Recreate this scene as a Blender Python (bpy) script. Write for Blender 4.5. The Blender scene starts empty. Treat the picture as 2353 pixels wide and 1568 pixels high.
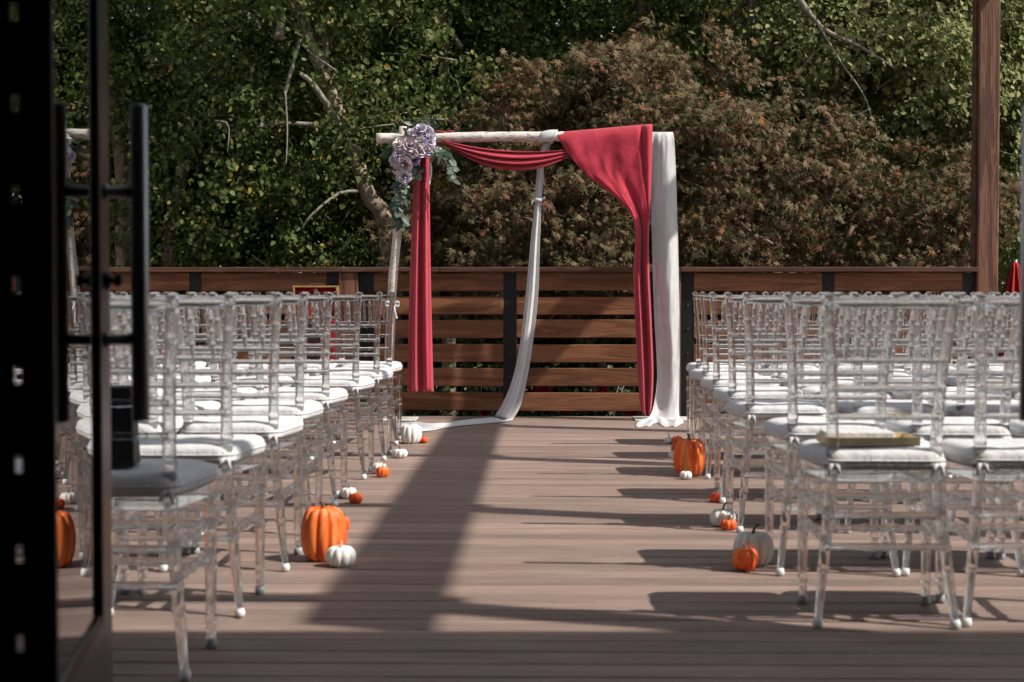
import bpy, math, random
import numpy as np
from mathutils import Vector, Matrix, noise as mnoise

random.seed(7)
RNG = np.random.default_rng(11)
SC = bpy.context.scene
COL = SC.collection
R = math.radians

# ---------------------------------------------------------------- camera, sky, sun, exposure
EYE = 0.936
YAW = R(1.22)
PITCH = R(1.765)
FPX = 3700.0                      # focal length in pixels of a 2353 pixel wide picture
cam_d = bpy.data.cameras.new('camera')
cam = bpy.data.objects.new('camera', cam_d)
COL.objects.link(cam)
cam.location = (0, 0, EYE)
cam.rotation_euler = (R(90) - PITCH, 0, YAW)
cam_d.sensor_width = 36.0
cam_d.lens = FPX / 2353 * 36.0
cam_d.clip_start = 0.05
cam_d.clip_end = 2000
cam_d.dof.use_dof = True
cam_d.dof.focus_distance = 11.9
cam_d.dof.aperture_fstop = 5.0
SC.camera = cam

SUN = Vector((1.0, -0.325, 1.09)).normalized()      # towards the sun
world = bpy.data.worlds.new('World')
SC.world = world
world.use_nodes = True
wn = world.node_tree.nodes
wl = world.node_tree.links
bg = wn['Background']
sky = wn.new('ShaderNodeTexSky')
sky.sky_type = 'NISHITA'
sky.sun_disc = False
sky.sun_elevation = math.asin(SUN.z)
sky.sun_rotation = math.atan2(SUN.x, SUN.y)
sky.air_density = 1.0
sky.dust_density = 1.0
hs = wn.new('ShaderNodeHueSaturation')
hs.inputs['Saturation'].default_value = 0.30
wl.new(sky.outputs[0], hs.inputs['Color'])
wl.new(hs.outputs[0], bg.inputs[0])
bg.inputs[1].default_value = 0.095

sun_d = bpy.data.lights.new('sun', 'SUN')
sun_d.energy = 3.6
sun_d.angle = R(0.6)
sun_d.color = (1.0, 0.93, 0.85)
sun = bpy.data.objects.new('sun', sun_d)
COL.objects.link(sun)
sun.rotation_euler = SUN.to_track_quat('Z', 'Y').to_euler()
sun.location = (8, -6, 12)

SC.view_settings.view_transform = 'Standard'
SC.view_settings.look = 'None'
SC.view_settings.exposure = 0.63
SC.view_settings.gamma = 1.0
SC.render.engine = 'CYCLES'
cy = SC.cycles
cy.max_bounces = 16
cy.diffuse_bounces = 2
cy.glossy_bounces = 6
cy.transmission_bounces = 14
cy.transparent_max_bounces = 24
cy.caustics_reflective = False
cy.caustics_refractive = False
cy.sample_clamp_indirect = 4.0
cy.use_denoising = True
cy.use_adaptive_sampling = True
cy.adaptive_threshold = 0.03


# ---------------------------------------------------------------- layout: a sight line of the photograph met with the ground or with a distance
def ray(px, py):
    dx = (px - 1176.5) / FPX
    dy = (784.0 - py) / FPX
    fwd = math.cos(PITCH) + dy * math.sin(PITCH)
    up = dy * math.cos(PITCH) - math.sin(PITCH)
    return dx, fwd, up


def w2(xc, zc, z):
    return Vector((xc * math.cos(YAW) - zc * math.sin(YAW), xc * math.sin(YAW) + zc * math.cos(YAW), z))


def at(px, py, depth):
    dx, fwd, up = ray(px, py)
    t = depth / fwd
    return w2(dx * t, depth, EYE + up * t)


def ground(px, py, z=0.0):
    dx, fwd, up = ray(px, py)
    t = (z - EYE) / up
    return w2(dx * t, fwd * t, z)


# ---------------------------------------------------------------- mesh helpers
class MB:
    def __init__(self):
        self.v, self.f, self.smooth = [], [], []

    def add(self, vs, fs, smooth=False):
        o = len(self.v)
        self.v += [tuple(p) for p in vs]
        self.f += [tuple(i + o for i in q) for q in fs]
        self.smooth += [smooth] * len(fs)
        return self

    def box(self, x0, x1, y0, y1, z0, z1, b=0.0, mat=None):
        if b <= 0:
            vs = [(x, y, z) for z in (z0, z1) for y in (y0, y1) for x in (x0, x1)]
            fs = [(0, 2, 3, 1), (4, 5, 7, 6), (0, 1, 5, 4), (2, 6, 7, 3), (0, 4, 6, 2), (1, 3, 7, 5)]
        else:
            vs, fs = [], []
            xs, ys, zs = (x0, x1), (y0, y1), (z0, z1)
            idx = {}
            for i in (0, 1):
                for j in (0, 1):
                    for k in (0, 1):
                        sx, sy, sz = (1, -1)[i], (1, -1)[j], (1, -1)[k]
                        for a in range(3):
                            p = [xs[i] + sx * b, ys[j] + sy * b, zs[k] + sz * b]
                            p[a] = (xs[i], ys[j], zs[k])[a]
                            idx[(i, j, k, a)] = len(vs)
                            vs.append(tuple(p))
            I = lambda i, j, k, a: idx[(i, j, k, a)]
            for s in (0, 1):
                q = [I(s, 0, 0, 0), I(s, 1, 0, 0), I(s, 1, 1, 0), I(s, 0, 1, 0)]
                fs.append(tuple(q if s else q[::-1]))
                q = [I(0, s, 0, 1), I(0, s, 1, 1), I(1, s, 1, 1), I(1, s, 0, 1)]
                fs.append(tuple(q if s else q[::-1]))
                q = [I(0, 0, s, 2), I(1, 0, s, 2), I(1, 1, s, 2), I(0, 1, s, 2)]
                fs.append(tuple(q if s else q[::-1]))
            for s in (0, 1):
                for t in (0, 1):
                    flip = (s == t)
                    q = [I(s, t, 0, 0), I(s, t, 0, 1), I(s, t, 1, 1), I(s, t, 1, 0)]
                    fs.append(tuple(q[::-1] if flip else q))
                    q = [I(s, 0, t, 0), I(s, 0, t, 2), I(s, 1, t, 2), I(s, 1, t, 0)]
                    fs.append(tuple(q if flip else q[::-1]))
                    q = [I(0, s, t, 1), I(0, s, t, 2), I(1, s, t, 2), I(1, s, t, 1)]
                    fs.append(tuple(q[::-1] if flip else q))
            for i in (0, 1):
                for j in (0, 1):
                    for k in (0, 1):
                        q = (I(i, j, k, 0), I(i, j, k, 1), I(i, j, k, 2))
                        fs.append(q if (i + j + k) % 2 else q[::-1])
        if mat is not None:
            vs = [tuple(mat @ Vector(p)) for p in vs]
        return self.add(vs, fs)

    def tube(self, pts, radii, sides=8, cap=True, smooth=True, twist=0.0, wob=0.0):
        pts = [Vector(p) for p in pts]
        n = len(pts)
        if not hasattr(radii, '__len__'):
            radii = [radii] * n
        vs, fs = [], []
        prev = None
        for i, p in enumerate(pts):
            t = (pts[min(i + 1, n - 1)] - pts[max(i - 1, 0)])
            t = t.normalized() if t.length > 1e-9 else Vector((0, 0, 1))
            if prev is None:
                ref = Vector((1, 0, 0)) if abs(t.x) < 0.8 else Vector((0, 1, 0))
                a = t.cross(ref).normalized()
            else:
                a = (prev - t * prev.dot(t)).normalized()
            prev = a
            bq = t.cross(a)
            for k in range(sides):
                an = 2 * math.pi * k / sides + twist
                r = radii[i] * (1 + (random.uniform(-wob, wob) if wob else 0))
                vs.append(p + (a * math.cos(an) + bq * math.sin(an)) * r)
        for i in range(n - 1):
            for k in range(sides):
                k2 = (k + 1) % sides
                fs.append((i * sides + k, i * sides + k2, (i + 1) * sides + k2, (i + 1) * sides + k))
        if cap:
            fs.append(tuple(range(sides))[::-1])
            fs.append(tuple((n - 1) * sides + k for k in range(sides)))
        return self.add(vs, fs, smooth)

    def grid(self, P, closed_u=False, closed_v=False, smooth=True):
        nr, nc = len(P), len(P[0])
        vs = [p for row in P for p in row]
        fs = []
        for i in range(nr - (0 if closed_v else 1)):
            for j in range(nc - (0 if closed_u else 1)):
                i2, j2 = (i + 1) % nr, (j + 1) % nc
                fs.append((i * nc + j, i * nc + j2, i2 * nc + j2, i2 * nc + j))
        return self.add(vs, fs, smooth)

    def mesh(self, name, mat):
        me = bpy.data.meshes.new(name)
        me.from_pydata(self.v, [], self.f)
        me.polygons.foreach_set('use_smooth', self.smooth)
        me.update()
        if mat is not None:
            me.materials.append(mat)
        return me

    def build(self, name, mat, parent=None, loc=None):
        return link(name, self.mesh(name, mat), parent, loc)


def link(name, me, parent=None, loc=None, rot=None):
    o = bpy.data.objects.new(name, me)
    COL.objects.link(o)
    if parent is not None:
        o.parent = parent
    if loc is not None:
        o.location = loc
    if rot is not None:
        o.rotation_euler = rot
    return o


def tag(o, label=None, cat=None, group=None, kind=None):
    if label:
        o['label'] = label
    if cat:
        o['category'] = cat
    if group:
        o['group'] = group
    if kind:
        o['kind'] = kind
    return o


def thing(name, label, cat, loc=(0, 0, 0), rz=0.0, group=None):
    o = bpy.data.objects.new(name, None)
    o.empty_display_size = 0.1
    COL.objects.link(o)
    o.location = loc
    o.rotation_euler = (0, 0, rz)
    return tag(o, label, cat, group)


def copy_tree(o, parent=None):
    c = o.copy()
    COL.objects.link(c)
    c.parent = parent
    for ch in o.children:
        copy_tree(ch, c)
    return c


def solidify(o, t, offset=0.0, sub=0):
    m = o.modifiers.new('thickness', 'SOLIDIFY')
    m.thickness = t
    m.offset = offset
    if sub:
        s = o.modifiers.new('smooth', 'SUBSURF')
        s.levels = s.render_levels = sub
    return o


def fast_mesh(name, V, F, mat, smooth=False):
    """V (n,3), F (m,k)"""
    V = np.asarray(V, dtype=np.float32)
    F = np.asarray(F, dtype=np.int32)
    me = bpy.data.meshes.new(name)
    me.vertices.add(len(V))
    me.vertices.foreach_set('co', V.ravel())
    m, k = F.shape
    me.loops.add(m * k)
    me.loops.foreach_set('vertex_index', F.ravel())
    me.polygons.add(m)
    me.polygons.foreach_set('loop_start', np.arange(0, m * k, k, dtype=np.int32))
    me.polygons.foreach_set('loop_total', np.full(m, k, dtype=np.int32))
    if smooth:
        me.polygons.foreach_set('use_smooth', np.ones(m, dtype=bool))
    me.update(calc_edges=True)
    me.materials.append(mat)
    return me


# ---------------------------------------------------------------- materials
class NT:
    def __init__(self, name):
        self.m = bpy.data.materials.new(name)
        self.m.use_nodes = True
        self.t = self.m.node_tree
        self.n = self.t.nodes
        self.bsdf = self.n['Principled BSDF']
        self.out = self.n['Material Output']

    def new(self, typ, **kw):
        nd = self.n.new('ShaderNode' + typ)
        for k, v in kw.items():
            if k in nd.inputs:
                nd.inputs[k].default_value = v
            else:
                setattr(nd, k, v)
        return nd

    def l(self, a, b):
        self.t.links.new(a, b)

    def ramp(self, fac, stops, interp='LINEAR'):
        r = self.n.new('ShaderNodeValToRGB')
        r.color_ramp.interpolation = interp
        e = r.color_ramp.elements
        while len(e) < len(stops):
            e.new(0.5)
        for i, (p, c) in enumerate(stops):
            e[i].position = p
            e[i].color = (c[0], c[1], c[2], 1)
        self.l(fac, r.inputs[0])
        return r

    def mix(self, fac, a, b, blend='MIX'):
        x = self.n.new('ShaderNodeMix')
        x.data_type = 'RGBA'
        x.blend_type = blend
        for sock, val in ((x.inputs[0], fac), (x.inputs[6], a), (x.inputs[7], b)):
            if hasattr(val, 'links') or hasattr(val, 'is_linked'):
                self.l(val, sock)
            elif hasattr(val, '__len__'):
                sock.default_value = (val[0], val[1], val[2], 1)
            else:
                sock.default_value = val
        return x.outputs[2]

    def bump(self, height, strength=0.3, dist=0.01):
        b = self.n.new('ShaderNodeBump')
        b.inputs['Strength'].default_value = strength
        b.inputs['Distance'].default_value = dist
        self.l(height, b.inputs['Height'])
        self.l(b.outputs[0], self.bsdf.inputs['Normal'])
        return b

    def coords(self, scale=(1, 1, 1), rand=0.0, kind='Object'):
        tc = self.n.new('ShaderNodeTexCoord')
        mp = self.n.new('ShaderNodeMapping')
        mp.inputs['Scale'].default_value = scale
        src = tc.outputs[kind]
        if rand:
            oi = self.n.new('ShaderNodeObjectInfo')
            mul = self.n.new('ShaderNodeVectorMath')
            mul.operation = 'MULTIPLY_ADD'
            comb = self.n.new('ShaderNodeCombineXYZ')
            m2 = self.n.new('ShaderNodeMath')
            m2.operation = 'MULTIPLY'
            m2.inputs[1].default_value = rand
            self.l(oi.outputs['Random'], m2.inputs[0])
            for i in range(3):
                self.l(m2.outputs[0], comb.inputs[i])
            add = self.n.new('ShaderNodeVectorMath')
            add.operation = 'ADD'
            self.l(src, add.inputs[0])
            self.l(comb.outputs[0], add.inputs[1])
            src = add.outputs[0]
            self.n.remove(mul)
        self.l(src, mp.inputs[0])
        return mp.outputs[0]

    def noise(self, vec, scale=5, detail=4, rough=0.55, dist=0.0):
        t = self.n.new('ShaderNodeTexNoise')
        t.inputs['Scale'].default_value = scale
        t.inputs['Detail'].default_value = detail
        t.inputs['Roughness'].default_value = rough
        t.inputs['Distortion'].default_value = dist
        self.l(vec, t.inputs['Vector'])
        return t.outputs[0]


def simple(name, col, rough=0.5, metal=0.0, spec=0.5, noise=0.0, nscale=20.0):
    k = NT(name)
    b = k.bsdf
    b.inputs['Base Color'].default_value = (*col, 1)
    b.inputs['Roughness'].default_value = rough
    b.inputs['Metallic'].default_value = metal
    b.inputs['Specular IOR Level'].default_value = spec
    if noise:
        n = k.noise(k.coords(rand=10), nscale, 4)
        c = k.ramp(n, [(0.3, [x * (1 - noise) for x in col]), (0.7, [min(1, x * (1 + noise)) for x in col])])
        k.l(c.outputs[0], b.inputs['Base Color'])
    return k.m


def wood(name, dark, mid, light, along='X', scale=1.0, rough=0.65, bump=0.25, vary=0.25, ring=0.72, cracks=False):
    k = NT(name)
    st = {'X': (0.9, 9, 9), 'Z': (9, 9, 0.9), 'Y': (9, 0.9, 9)}[along]
    v = k.coords(tuple(s * scale for s in st), rand=37.0)
    fine = k.coords(tuple((s * scale * (4.5 if s > 5 else 1.3)) for s in st), rand=17.0)
    n1 = k.noise(v, 1.2, 6, 0.6, 1.2)
    # growth rings: the noise field folded into bands
    ml = k.new('Math', operation='MULTIPLY')
    ml.inputs[1].default_value = 26.0
    k.l(n1, ml.inputs[0])
    sn = k.new('Math', operation='SINE')
    k.l(ml.outputs[0], sn.inputs[0])
    n2 = k.noise(fine, 3.0, 5, 0.65)
    c1 = k.ramp(n1, [(0.28, dark), (0.5, mid), (0.75, light)])
    rg = k.ramp(sn.outputs[0], [(0.0, (ring, ring * .97, ring * .95)), (0.75, (1, 1, 1))])
    c2 = k.mix(0.75, c1.outputs[0], rg.outputs[0], 'MULTIPLY')
    fg = k.ramp(n2, [(0.35, (0.72, 0.70, 0.70)), (0.62, (1.08, 1.08, 1.08))])
    c3 = k.mix(0.8, c2, fg.outputs[0], 'MULTIPLY')
    if cracks:
        cs = {'X': (0.7, 26, 26), 'Z': (26, 26, 0.7), 'Y': (26, 0.7, 26)}[along]
        n3 = k.noise(k.coords(cs, rand=23.0), 1.0, 3, 0.5, 0.6)
        ck = k.ramp(n3, [(0.30, (0.22, 0.18, 0.16)), (0.37, (1, 1, 1))])
        c3 = k.mix(0.9, c3, ck.outputs[0], 'MULTIPLY')
    oi = k.new('ObjectInfo')
    vr = k.ramp(oi.outputs['Random'], [(0, [1 - vary] * 3), (0.5, [1.0, 1.0, 1.0]), (1, [1 + vary, 1 + vary * 0.9, 1 + vary * 0.8])])
    c4 = k.mix(1.0, c3, vr.outputs[0], 'MULTIPLY')
    if name == 'deck_wood':
        pt_ = k.noise(k.coords((.5, 2.5, 1), rand=53.0), 2.2, 5, 0.6)
        pr_ = k.ramp(pt_, [(0.30, (0.86, 0.85, 0.84)), (0.55, (1.0, 1.0, 1.0)), (0.75, (1.07, 1.07, 1.06))])
        c4 = k.mix(1.0, c4, pr_.outputs[0], 'MULTIPLY')
        sp_ = k.noise(k.coords((3, 22, 1), rand=71.0), 5.0, 3, 0.5)
        sr_ = k.ramp(sp_, [(0.22, (0.45, 0.42, 0.40)), (0.28, (1, 1, 1))])
        c4 = k.mix(0.9, c4, sr_.outputs[0], 'MULTIPLY')
    k.l(c4, k.bsdf.inputs['Base Color'])
    k.bsdf.inputs['Roughness'].default_value = rough
    k.bsdf.inputs['Specular IOR Level'].default_value = 0.3
    add = k.new('Math', operation='ADD')
    k.l(n2, add.inputs[0])
    m3 = k.new('Math', operation='MULTIPLY')
    m3.inputs[1].default_value = 0.35
    k.l(sn.outputs[0], m3.inputs[0])
    k.l(m3.outputs[0], add.inputs[1])
    k.bump(add.outputs[0], bump, 0.004)
    return k.m


M = {}
M['deck'] = wood('deck_wood', (0.280, 0.206, 0.176), (0.322, 0.240, 0.205), (0.352, 0.266, 0.230), 'X', 1.0, 0.55, 0.15, 0.17, 0.88)
M['fence'] = wood('stained_fence_wood', (0.155, 0.060, 0.027), (0.245, 0.104, 0.050), (0.32, 0.150, 0.076), 'X', 1.0, 0.6, 0.35, 0.16, 0.74)
M['cap'] = wood('stained_cap_wood', (0.07, 0.030, 0.018), (0.115, 0.055, 0.036), (0.18, 0.10, 0.07), 'X', 1.0, 0.6, 0.35, 0.12)
M['post'] = wood('stained_post_wood', (0.135, 0.064, 0.040), (0.21, 0.103, 0.066), (0.27, 0.140, 0.092), 'Z', 1.0, 0.65, 0.6, 0.08, 0.55, True)
M['beamY'] = wood('stained_beam_wood', (0.12, 0.052, 0.032), (0.185, 0.083, 0.052), (0.24, 0.115, 0.075), 'Y', 1.0, 0.65, 0.3, 0.08)
M['beamX'] = wood('stained_crossbeam_wood', (0.12, 0.052, 0.032), (0.185, 0.083, 0.052), (0.24, 0.115, 0.075), 'X', 1.0, 0.65, 0.3, 0.08)
M['black'] = simple('black_painted_steel', (0.010, 0.010, 0.012), 0.45, 0.0, 0.4, 0.3, 14)
M['blackgloss'] = simple('black_satin_metal', (0.012, 0.012, 0.014), 0.32, 0.0, 0.6)
M['handle'] = simple('dark_brushed_steel', (0.30, 0.30, 0.31), 0.34, 1.0, 0.5)
M['bolt'] = simple('dark_bolt_steel', (0.06, 0.06, 0.065), 0.35, 0.8)
M['doorframe'] = simple('bronze_anodised_frame', (0.030, 0.025, 0.022), 0.32, 0.0, 0.7, 0.2, 6)
M['room'] = simple('dark_room_paint', (0.012, 0.012, 0.013), 0.8, 0, 0.2, 0.2, 3)
M['concrete'] = simple('grey_concrete', (0.10, 0.098, 0.095), 0.8, 0, 0.3, 0.2, 4)
M['shingle'] = simple('roof_shingle', (0.06, 0.055, 0.05), 0.9, 0, 0.2, 0.3, 8)
M['eave_bounce'] = simple('eave_bounce_grey', (0.55, 0.54, 0.52), 0.7, 0, 0.3, 0.1, 5)  # pale grey of the eave, shared by the added panels that bounce light
M['gold'] = simple('brushed_gold_tray', (0.74, 0.60, 0.36), 0.45, 0.1, 0.5, 0.10, 30)
M['rubber_white'] = simple('white_rubber_tip', (0.72, 0.74, 0.74), 0.5)
M['rubber_grey'] = simple('clear_grey_tip', (0.32, 0.34, 0.35), 0.4)
M['stem'] = simple('dry_pumpkin_stem', (0.14, 0.115, 0.085), 0.8, 0, 0.3, 0.35, 60)
M['stem_white'] = simple('pale_pumpkin_stem', (0.45, 0.42, 0.38), 0.8, 0, 0.3, 0.3, 60)
M['ribbon'] = simple('white_satin_ribbon', (0.72, 0.73, 0.76), 0.4)
M['plate'] = simple('white_base_plate', (0.62, 0.60, 0.57), 0.5, 0, 0.4, 0.1, 10)
M['trim'] = simple('gilt_wood_trim', (0.42, 0.25, 0.09), 0.45, 0.1, 0.5, 0.25, 25)
M['brass'] = simple('antique_brass', (0.45, 0.36, 0.20), 0.35, 0.9)
M['velvet'] = simple('red_velvet', (0.32, 0.008, 0.012), 0.75, 0, 0.2, 0.25, 25)
M['parasol'] = simple('red_parasol_fabric', (0.42, 0.014, 0.022), 0.6, 0, 0.3, 0.15, 15)
M['greymetal'] = simple('grey_steel', (0.25, 0.25, 0.26), 0.4, 0.6)


def fabric(name, col, trans=0.25, rough=0.8, fine=420.0, wr=0.12, sheen=0.15):
    k = NT(name)
    v = k.coords(kind='Object')
    n = k.noise(v, fine, 2, 0.5)
    w = k.noise(v, 7.0, 5, 0.6, 0.6)
    c = k.ramp(w, [(0.3, [x * 0.90 for x in col]), (0.7, [min(1, x * 1.06) for x in col])])
    k.l(c.outputs[0], k.bsdf.inputs['Base Color'])
    k.bsdf.inputs['Roughness'].default_value = rough
    k.bsdf.inputs['Specular IOR Level'].default_value = 0.2
    k.bsdf.inputs['Sheen Weight'].default_value = sheen
    w2_ = k.noise(k.coords((1, 1, .55)), 26.0, 4, 0.6, 1.5)
    a0 = k.new('Math', operation='MULTIPLY_ADD')
    a0.inputs[1].default_value = 1.6
    k.l(w2_, a0.inputs[0])
    k.l(n, a0.inputs[2])
    ad = k.new('Math', operation='MULTIPLY_ADD')
    ad.inputs[1].default_value = 6.0
    k.l(w, ad.inputs[0])
    k.l(a0.outputs[0], ad.inputs[2])
    k.bump(ad.outputs[0], wr, 0.006)
    tr = k.new('BsdfTranslucent')
    k.l(c.outputs[0], tr.inputs[0])
    mx = k.new('MixShader')
    mx.inputs[0].default_value = trans
    k.l(k.bsdf.outputs[0], mx.inputs[1])
    k.l(tr.outputs[0], mx.inputs[2])
    k.l(mx.outputs[0], k.out.inputs[0])
    return k.m


M['red'] = fabric('crimson_drape_cloth', (0.52, 0.036, 0.066), 0.12, 0.8, 420, 0.35, 0.35)
M['white'] = fabric('white_drape_cloth', (0.74, 0.738, 0.745), 0.25, 0.75, 420, 0.25)
M['cushion'] = fabric('white_cushion_cloth', (0.71, 0.715, 0.725), 0.0, 0.75, 300, 0.5)
M['tablecloth'] = fabric('dark_table_cloth', (0.035, 0.012, 0.012), 0.0, 0.8)
M['redtable'] = fabric('red_table_cloth', (0.34, 0.009, 0.014), 0.05, 0.8)


def acrylic():
    k = NT('clear_acrylic')
    k.n.remove(k.bsdf)
    g = k.new('BsdfGlass')
    g.inputs['Color'].default_value = (0.965, 0.968, 0.965, 1)
    g.inputs['Roughness'].default_value = 0.015
    g.inputs['IOR'].default_value = 1.33
    t = k.new('BsdfTransparent')
    t.inputs[0].default_value = (0.92, 0.92, 0.915, 1)
    mx = k.new('MixShader')
    mx.inputs[0].default_value = 0.30
    k.l(g.outputs[0], mx.inputs[1])
    k.l(t.outputs[0], mx.inputs[2])
    k.l(mx.outputs[0], k.out.inputs[0])
    return k.m


M['acrylic'] = acrylic()


def doorglass():
    k = NT('tinted_door_glass')
    k.n.remove(k.bsdf)
    gl = k.new('BsdfGlossy')
    gl.inputs['Color'].default_value = (0.92, 0.92, 0.92, 1)
    gl.inputs['Roughness'].default_value = 0.0
    t = k.new('BsdfTransparent')
    t.inputs[0].default_value = (0.30, 0.31, 0.32, 1)
    fr = k.new('Fresnel')
    fr.inputs[0].default_value = 2.0
    mx = k.new('MixShader')
    k.l(fr.outputs[0], mx.inputs[0])
    k.l(t.outputs[0], mx.inputs[1])
    k.l(gl.outputs[0], mx.inputs[2])
    k.l(mx.outputs[0], k.out.inputs[0])
    return k.m


M['doorglass'] = doorglass()


def leafmat(name, stops, trans=0.3, rough=0.5, spec=0.4):
    k = NT(name)
    g = k.new('NewGeometry')
    c = k.ramp(g.outputs['Random Per Island'], stops)
    k.l(c.outputs[0], k.bsdf.inputs['Base Color'])
    k.bsdf.inputs['Roughness'].default_value = rough
    k.bsdf.inputs['Specular IOR Level'].default_value = spec
    tr = k.new('BsdfTranslucent')
    k.l(c.outputs[0], tr.inputs[0])
    mx = k.new('MixShader')
    mx.inputs[0].default_value = trans
    k.l(k.bsdf.outputs[0], mx.inputs[1])
    k.l(tr.outputs[0], mx.inputs[2])
    k.l(mx.outputs[0], k.out.inputs[0])
    return k.m


M['birchleaf'] = leafmat('birch_leaf', [(0, (0.045, 0.07, 0.018)), (0.35, (0.08, 0.118, 0.028)), (0.7, (0.13, 0.17, 0.048)), (0.93, (0.2, 0.22, 0.085)), (1.0, (0.4, 0.3, 0.06))], 0.35, 0.6, 0.2)
M['yellowleaf'] = leafmat('pale_birch_leaf', [(0, (0.12, 0.165, 0.05)), (0.4, (0.23, 0.265, 0.095)), (0.75, (0.34, 0.36, 0.15)), (1.0, (0.46, 0.42, 0.18))], 0.38, 0.6, 0.2)
M['farleaf'] = leafmat('far_leaf', [(0, (0.033, 0.055, 0.018)), (0.5, (0.058, 0.091, 0.026)), (1.0, (0.104, 0.130, 0.046))], 0.25)
M['mapleleaf'] = leafmat('bronze_maple_leaf', [(0, (0.046, 0.049, 0.017)), (0.25, (0.094, 0.080, 0.036)), (0.55, (0.156, 0.118, 0.060)), (0.82, (0.184, 0.124, 0.068)), (0.95, (0.155, 0.068, 0.042)), (1.0, (0.22, 0.09, 0.03))], 0.2, 0.65, 0.14)
M['roseleaf'] = leafmat('rose_bush_leaf', [(0, (0.03, 0.055, 0.018)), (0.6, (0.06, 0.095, 0.03)), (1.0, (0.12, 0.15, 0.06))], 0.25)
M['euca'] = leafmat('eucalyptus_leaf', [(0, (0.10, 0.15, 0.11)), (0.6, (0.17, 0.23, 0.18)), (1.0, (0.27, 0.32, 0.27))], 0.15, 0.6)
M['greenery'] = leafmat('dark_greenery_leaf', [(0, (0.025, 0.05, 0.035)), (1.0, (0.06, 0.10, 0.06))], 0.15, 0.45)


def barkmat(name, base, light, dark, peel=8.0):
    k = NT(name)
    v = k.coords((1, 1, 0.35))
    n = k.noise(v, peel, 6, 0.65, 0.8)
    n2 = k.noise(k.coords((1, 1, 3.5)), 14, 4, 0.6)
    c = k.ramp(n, [(0.33, dark), (0.5, base), (0.66, light)])
    d = k.ramp(n2, [(0.30, (0.25, 0.22, 0.2)), (0.42, (1, 1, 1))])
    k.l(k.mix(0.8, c.outputs[0], d.outputs[0], 'MULTIPLY'), k.bsdf.inputs['Base Color'])
    k.bsdf.inputs['Roughness'].default_value = 0.85
    k.bump(n, 0.7, 0.02)
    return k.m


M['bark_river'] = barkmat('peeling_river_birch_bark', (0.26, 0.19, 0.13), (0.46, 0.38, 0.28), (0.09, 0.06, 0.045), 9)
M['bark_brown'] = barkmat('brown_flaking_bark', (0.12, 0.07, 0.045), (0.24, 0.14, 0.09), (0.035, 0.025, 0.02), 8)
M['twig'] = simple('grey_twig_bark', (0.25, 0.225, 0.175), 0.8, 0, 0.3, 0.35, 20)


def birchpole():
    k = NT('white_birch_bark')
    n = k.noise(k.coords((1, 1, 1)), 9, 6, 0.7, 0.5)
    band = k.noise(k.coords((2.2, 9, 9)), 11, 4, 0.7, 0.3)
    c = k.ramp(n, [(0.28, (0.46, 0.40, 0.33)), (0.46, (0.68, 0.63, 0.56)), (0.7, (0.80, 0.77, 0.72))])
    d = k.ramp(band, [(0.36, (0.14, 0.11, 0.085)), (0.47, (1, 1, 1))])
    k.l(k.mix(0.85, c.outputs[0], d.outputs[0], 'MULTIPLY'), k.bsdf.inputs['Base Color'])
    k.bsdf.inputs['Roughness'].default_value = 0.75
    k.bump(band, 0.4, 0.006)
    return k.m


M['birchpole'] = birchpole()


def pumpkin_mat(name, a, b, c3, rough=0.4):
    k = NT(name)
    v = k.coords((1, 1, 0.16), rand=9)
    n = k.noise(v, 22, 5, 0.65, .4)
    c = k.ramp(n, [(0.36, a), (0.5, b), (0.66, c3)])
    k.l(c.outputs[0], k.bsdf.inputs['Base Color'])
    k.bsdf.inputs['Roughness'].default_value = rough
    k.bsdf.inputs['Specular IOR Level'].default_value = 0.35
    k.bump(n, 0.15, 0.01)
    return k.m


M['orange'] = pumpkin_mat('orange_pumpkin_skin', (0.78, 0.075, 0.014), (0.90, 0.165, 0.032), (0.94, 0.40, 0.12))
M['redorange'] = pumpkin_mat('deep_orange_pumpkin_skin', (0.74, 0.055, 0.012), (0.86, 0.11, 0.022), (0.90, 0.21, 0.05))
M['whitepk'] = pumpkin_mat('white_pumpkin_skin', (0.70, 0.67, 0.62), (0.81, 0.80, 0.77), (0.86, 0.855, 0.84), 0.55)


def petal(name, a, b):
    k = NT(name)
    n = k.noise(k.coords(rand=5), 45, 3, 0.5)
    c = k.ramp(n, [(0.3, a), (0.7, b)])
    k.l(c.outputs[0], k.bsdf.inputs['Base Color'])
    k.bsdf.inputs['Roughness'].default_value = 0.6
    k.bsdf.inputs['Specular IOR Level'].default_value = 0.2
    return k.m


M['lav'] = petal('lavender_petal', (0.54, 0.47, 0.59), (0.70, 0.63, 0.72))
M['purple'] = petal('purple_petal', (0.26, 0.20, 0.46), (0.40, 0.33, 0.60))
M['cream'] = petal('cream_petal', (0.68, 0.61, 0.58), (0.80, 0.74, 0.70))
M['mauve'] = petal('mauve_petal', (0.56, 0.44, 0.49), (0.70, 0.59, 0.63))
M['pink'] = petal('hot_pink_petal', (0.50, 0.02, 0.09), (0.62, 0.05, 0.14))


def groundmat():
    k = NT('mulch_ground')
    n = k.noise(k.coords(), 3.0, 8, 0.7)
    c = k.ramp(n, [(0.3, (0.018, 0.014, 0.010)), (0.6, (0.05, 0.038, 0.024)), (0.8, (0.05, 0.06, 0.02))])
    k.l(c.outputs[0], k.bsdf.inputs['Base Color'])
    k.bsdf.inputs['Roughness'].default_value = 0.95
    k.bump(n, 0.8, 0.05)
    return k.m


M['ground'] = groundmat()

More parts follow.
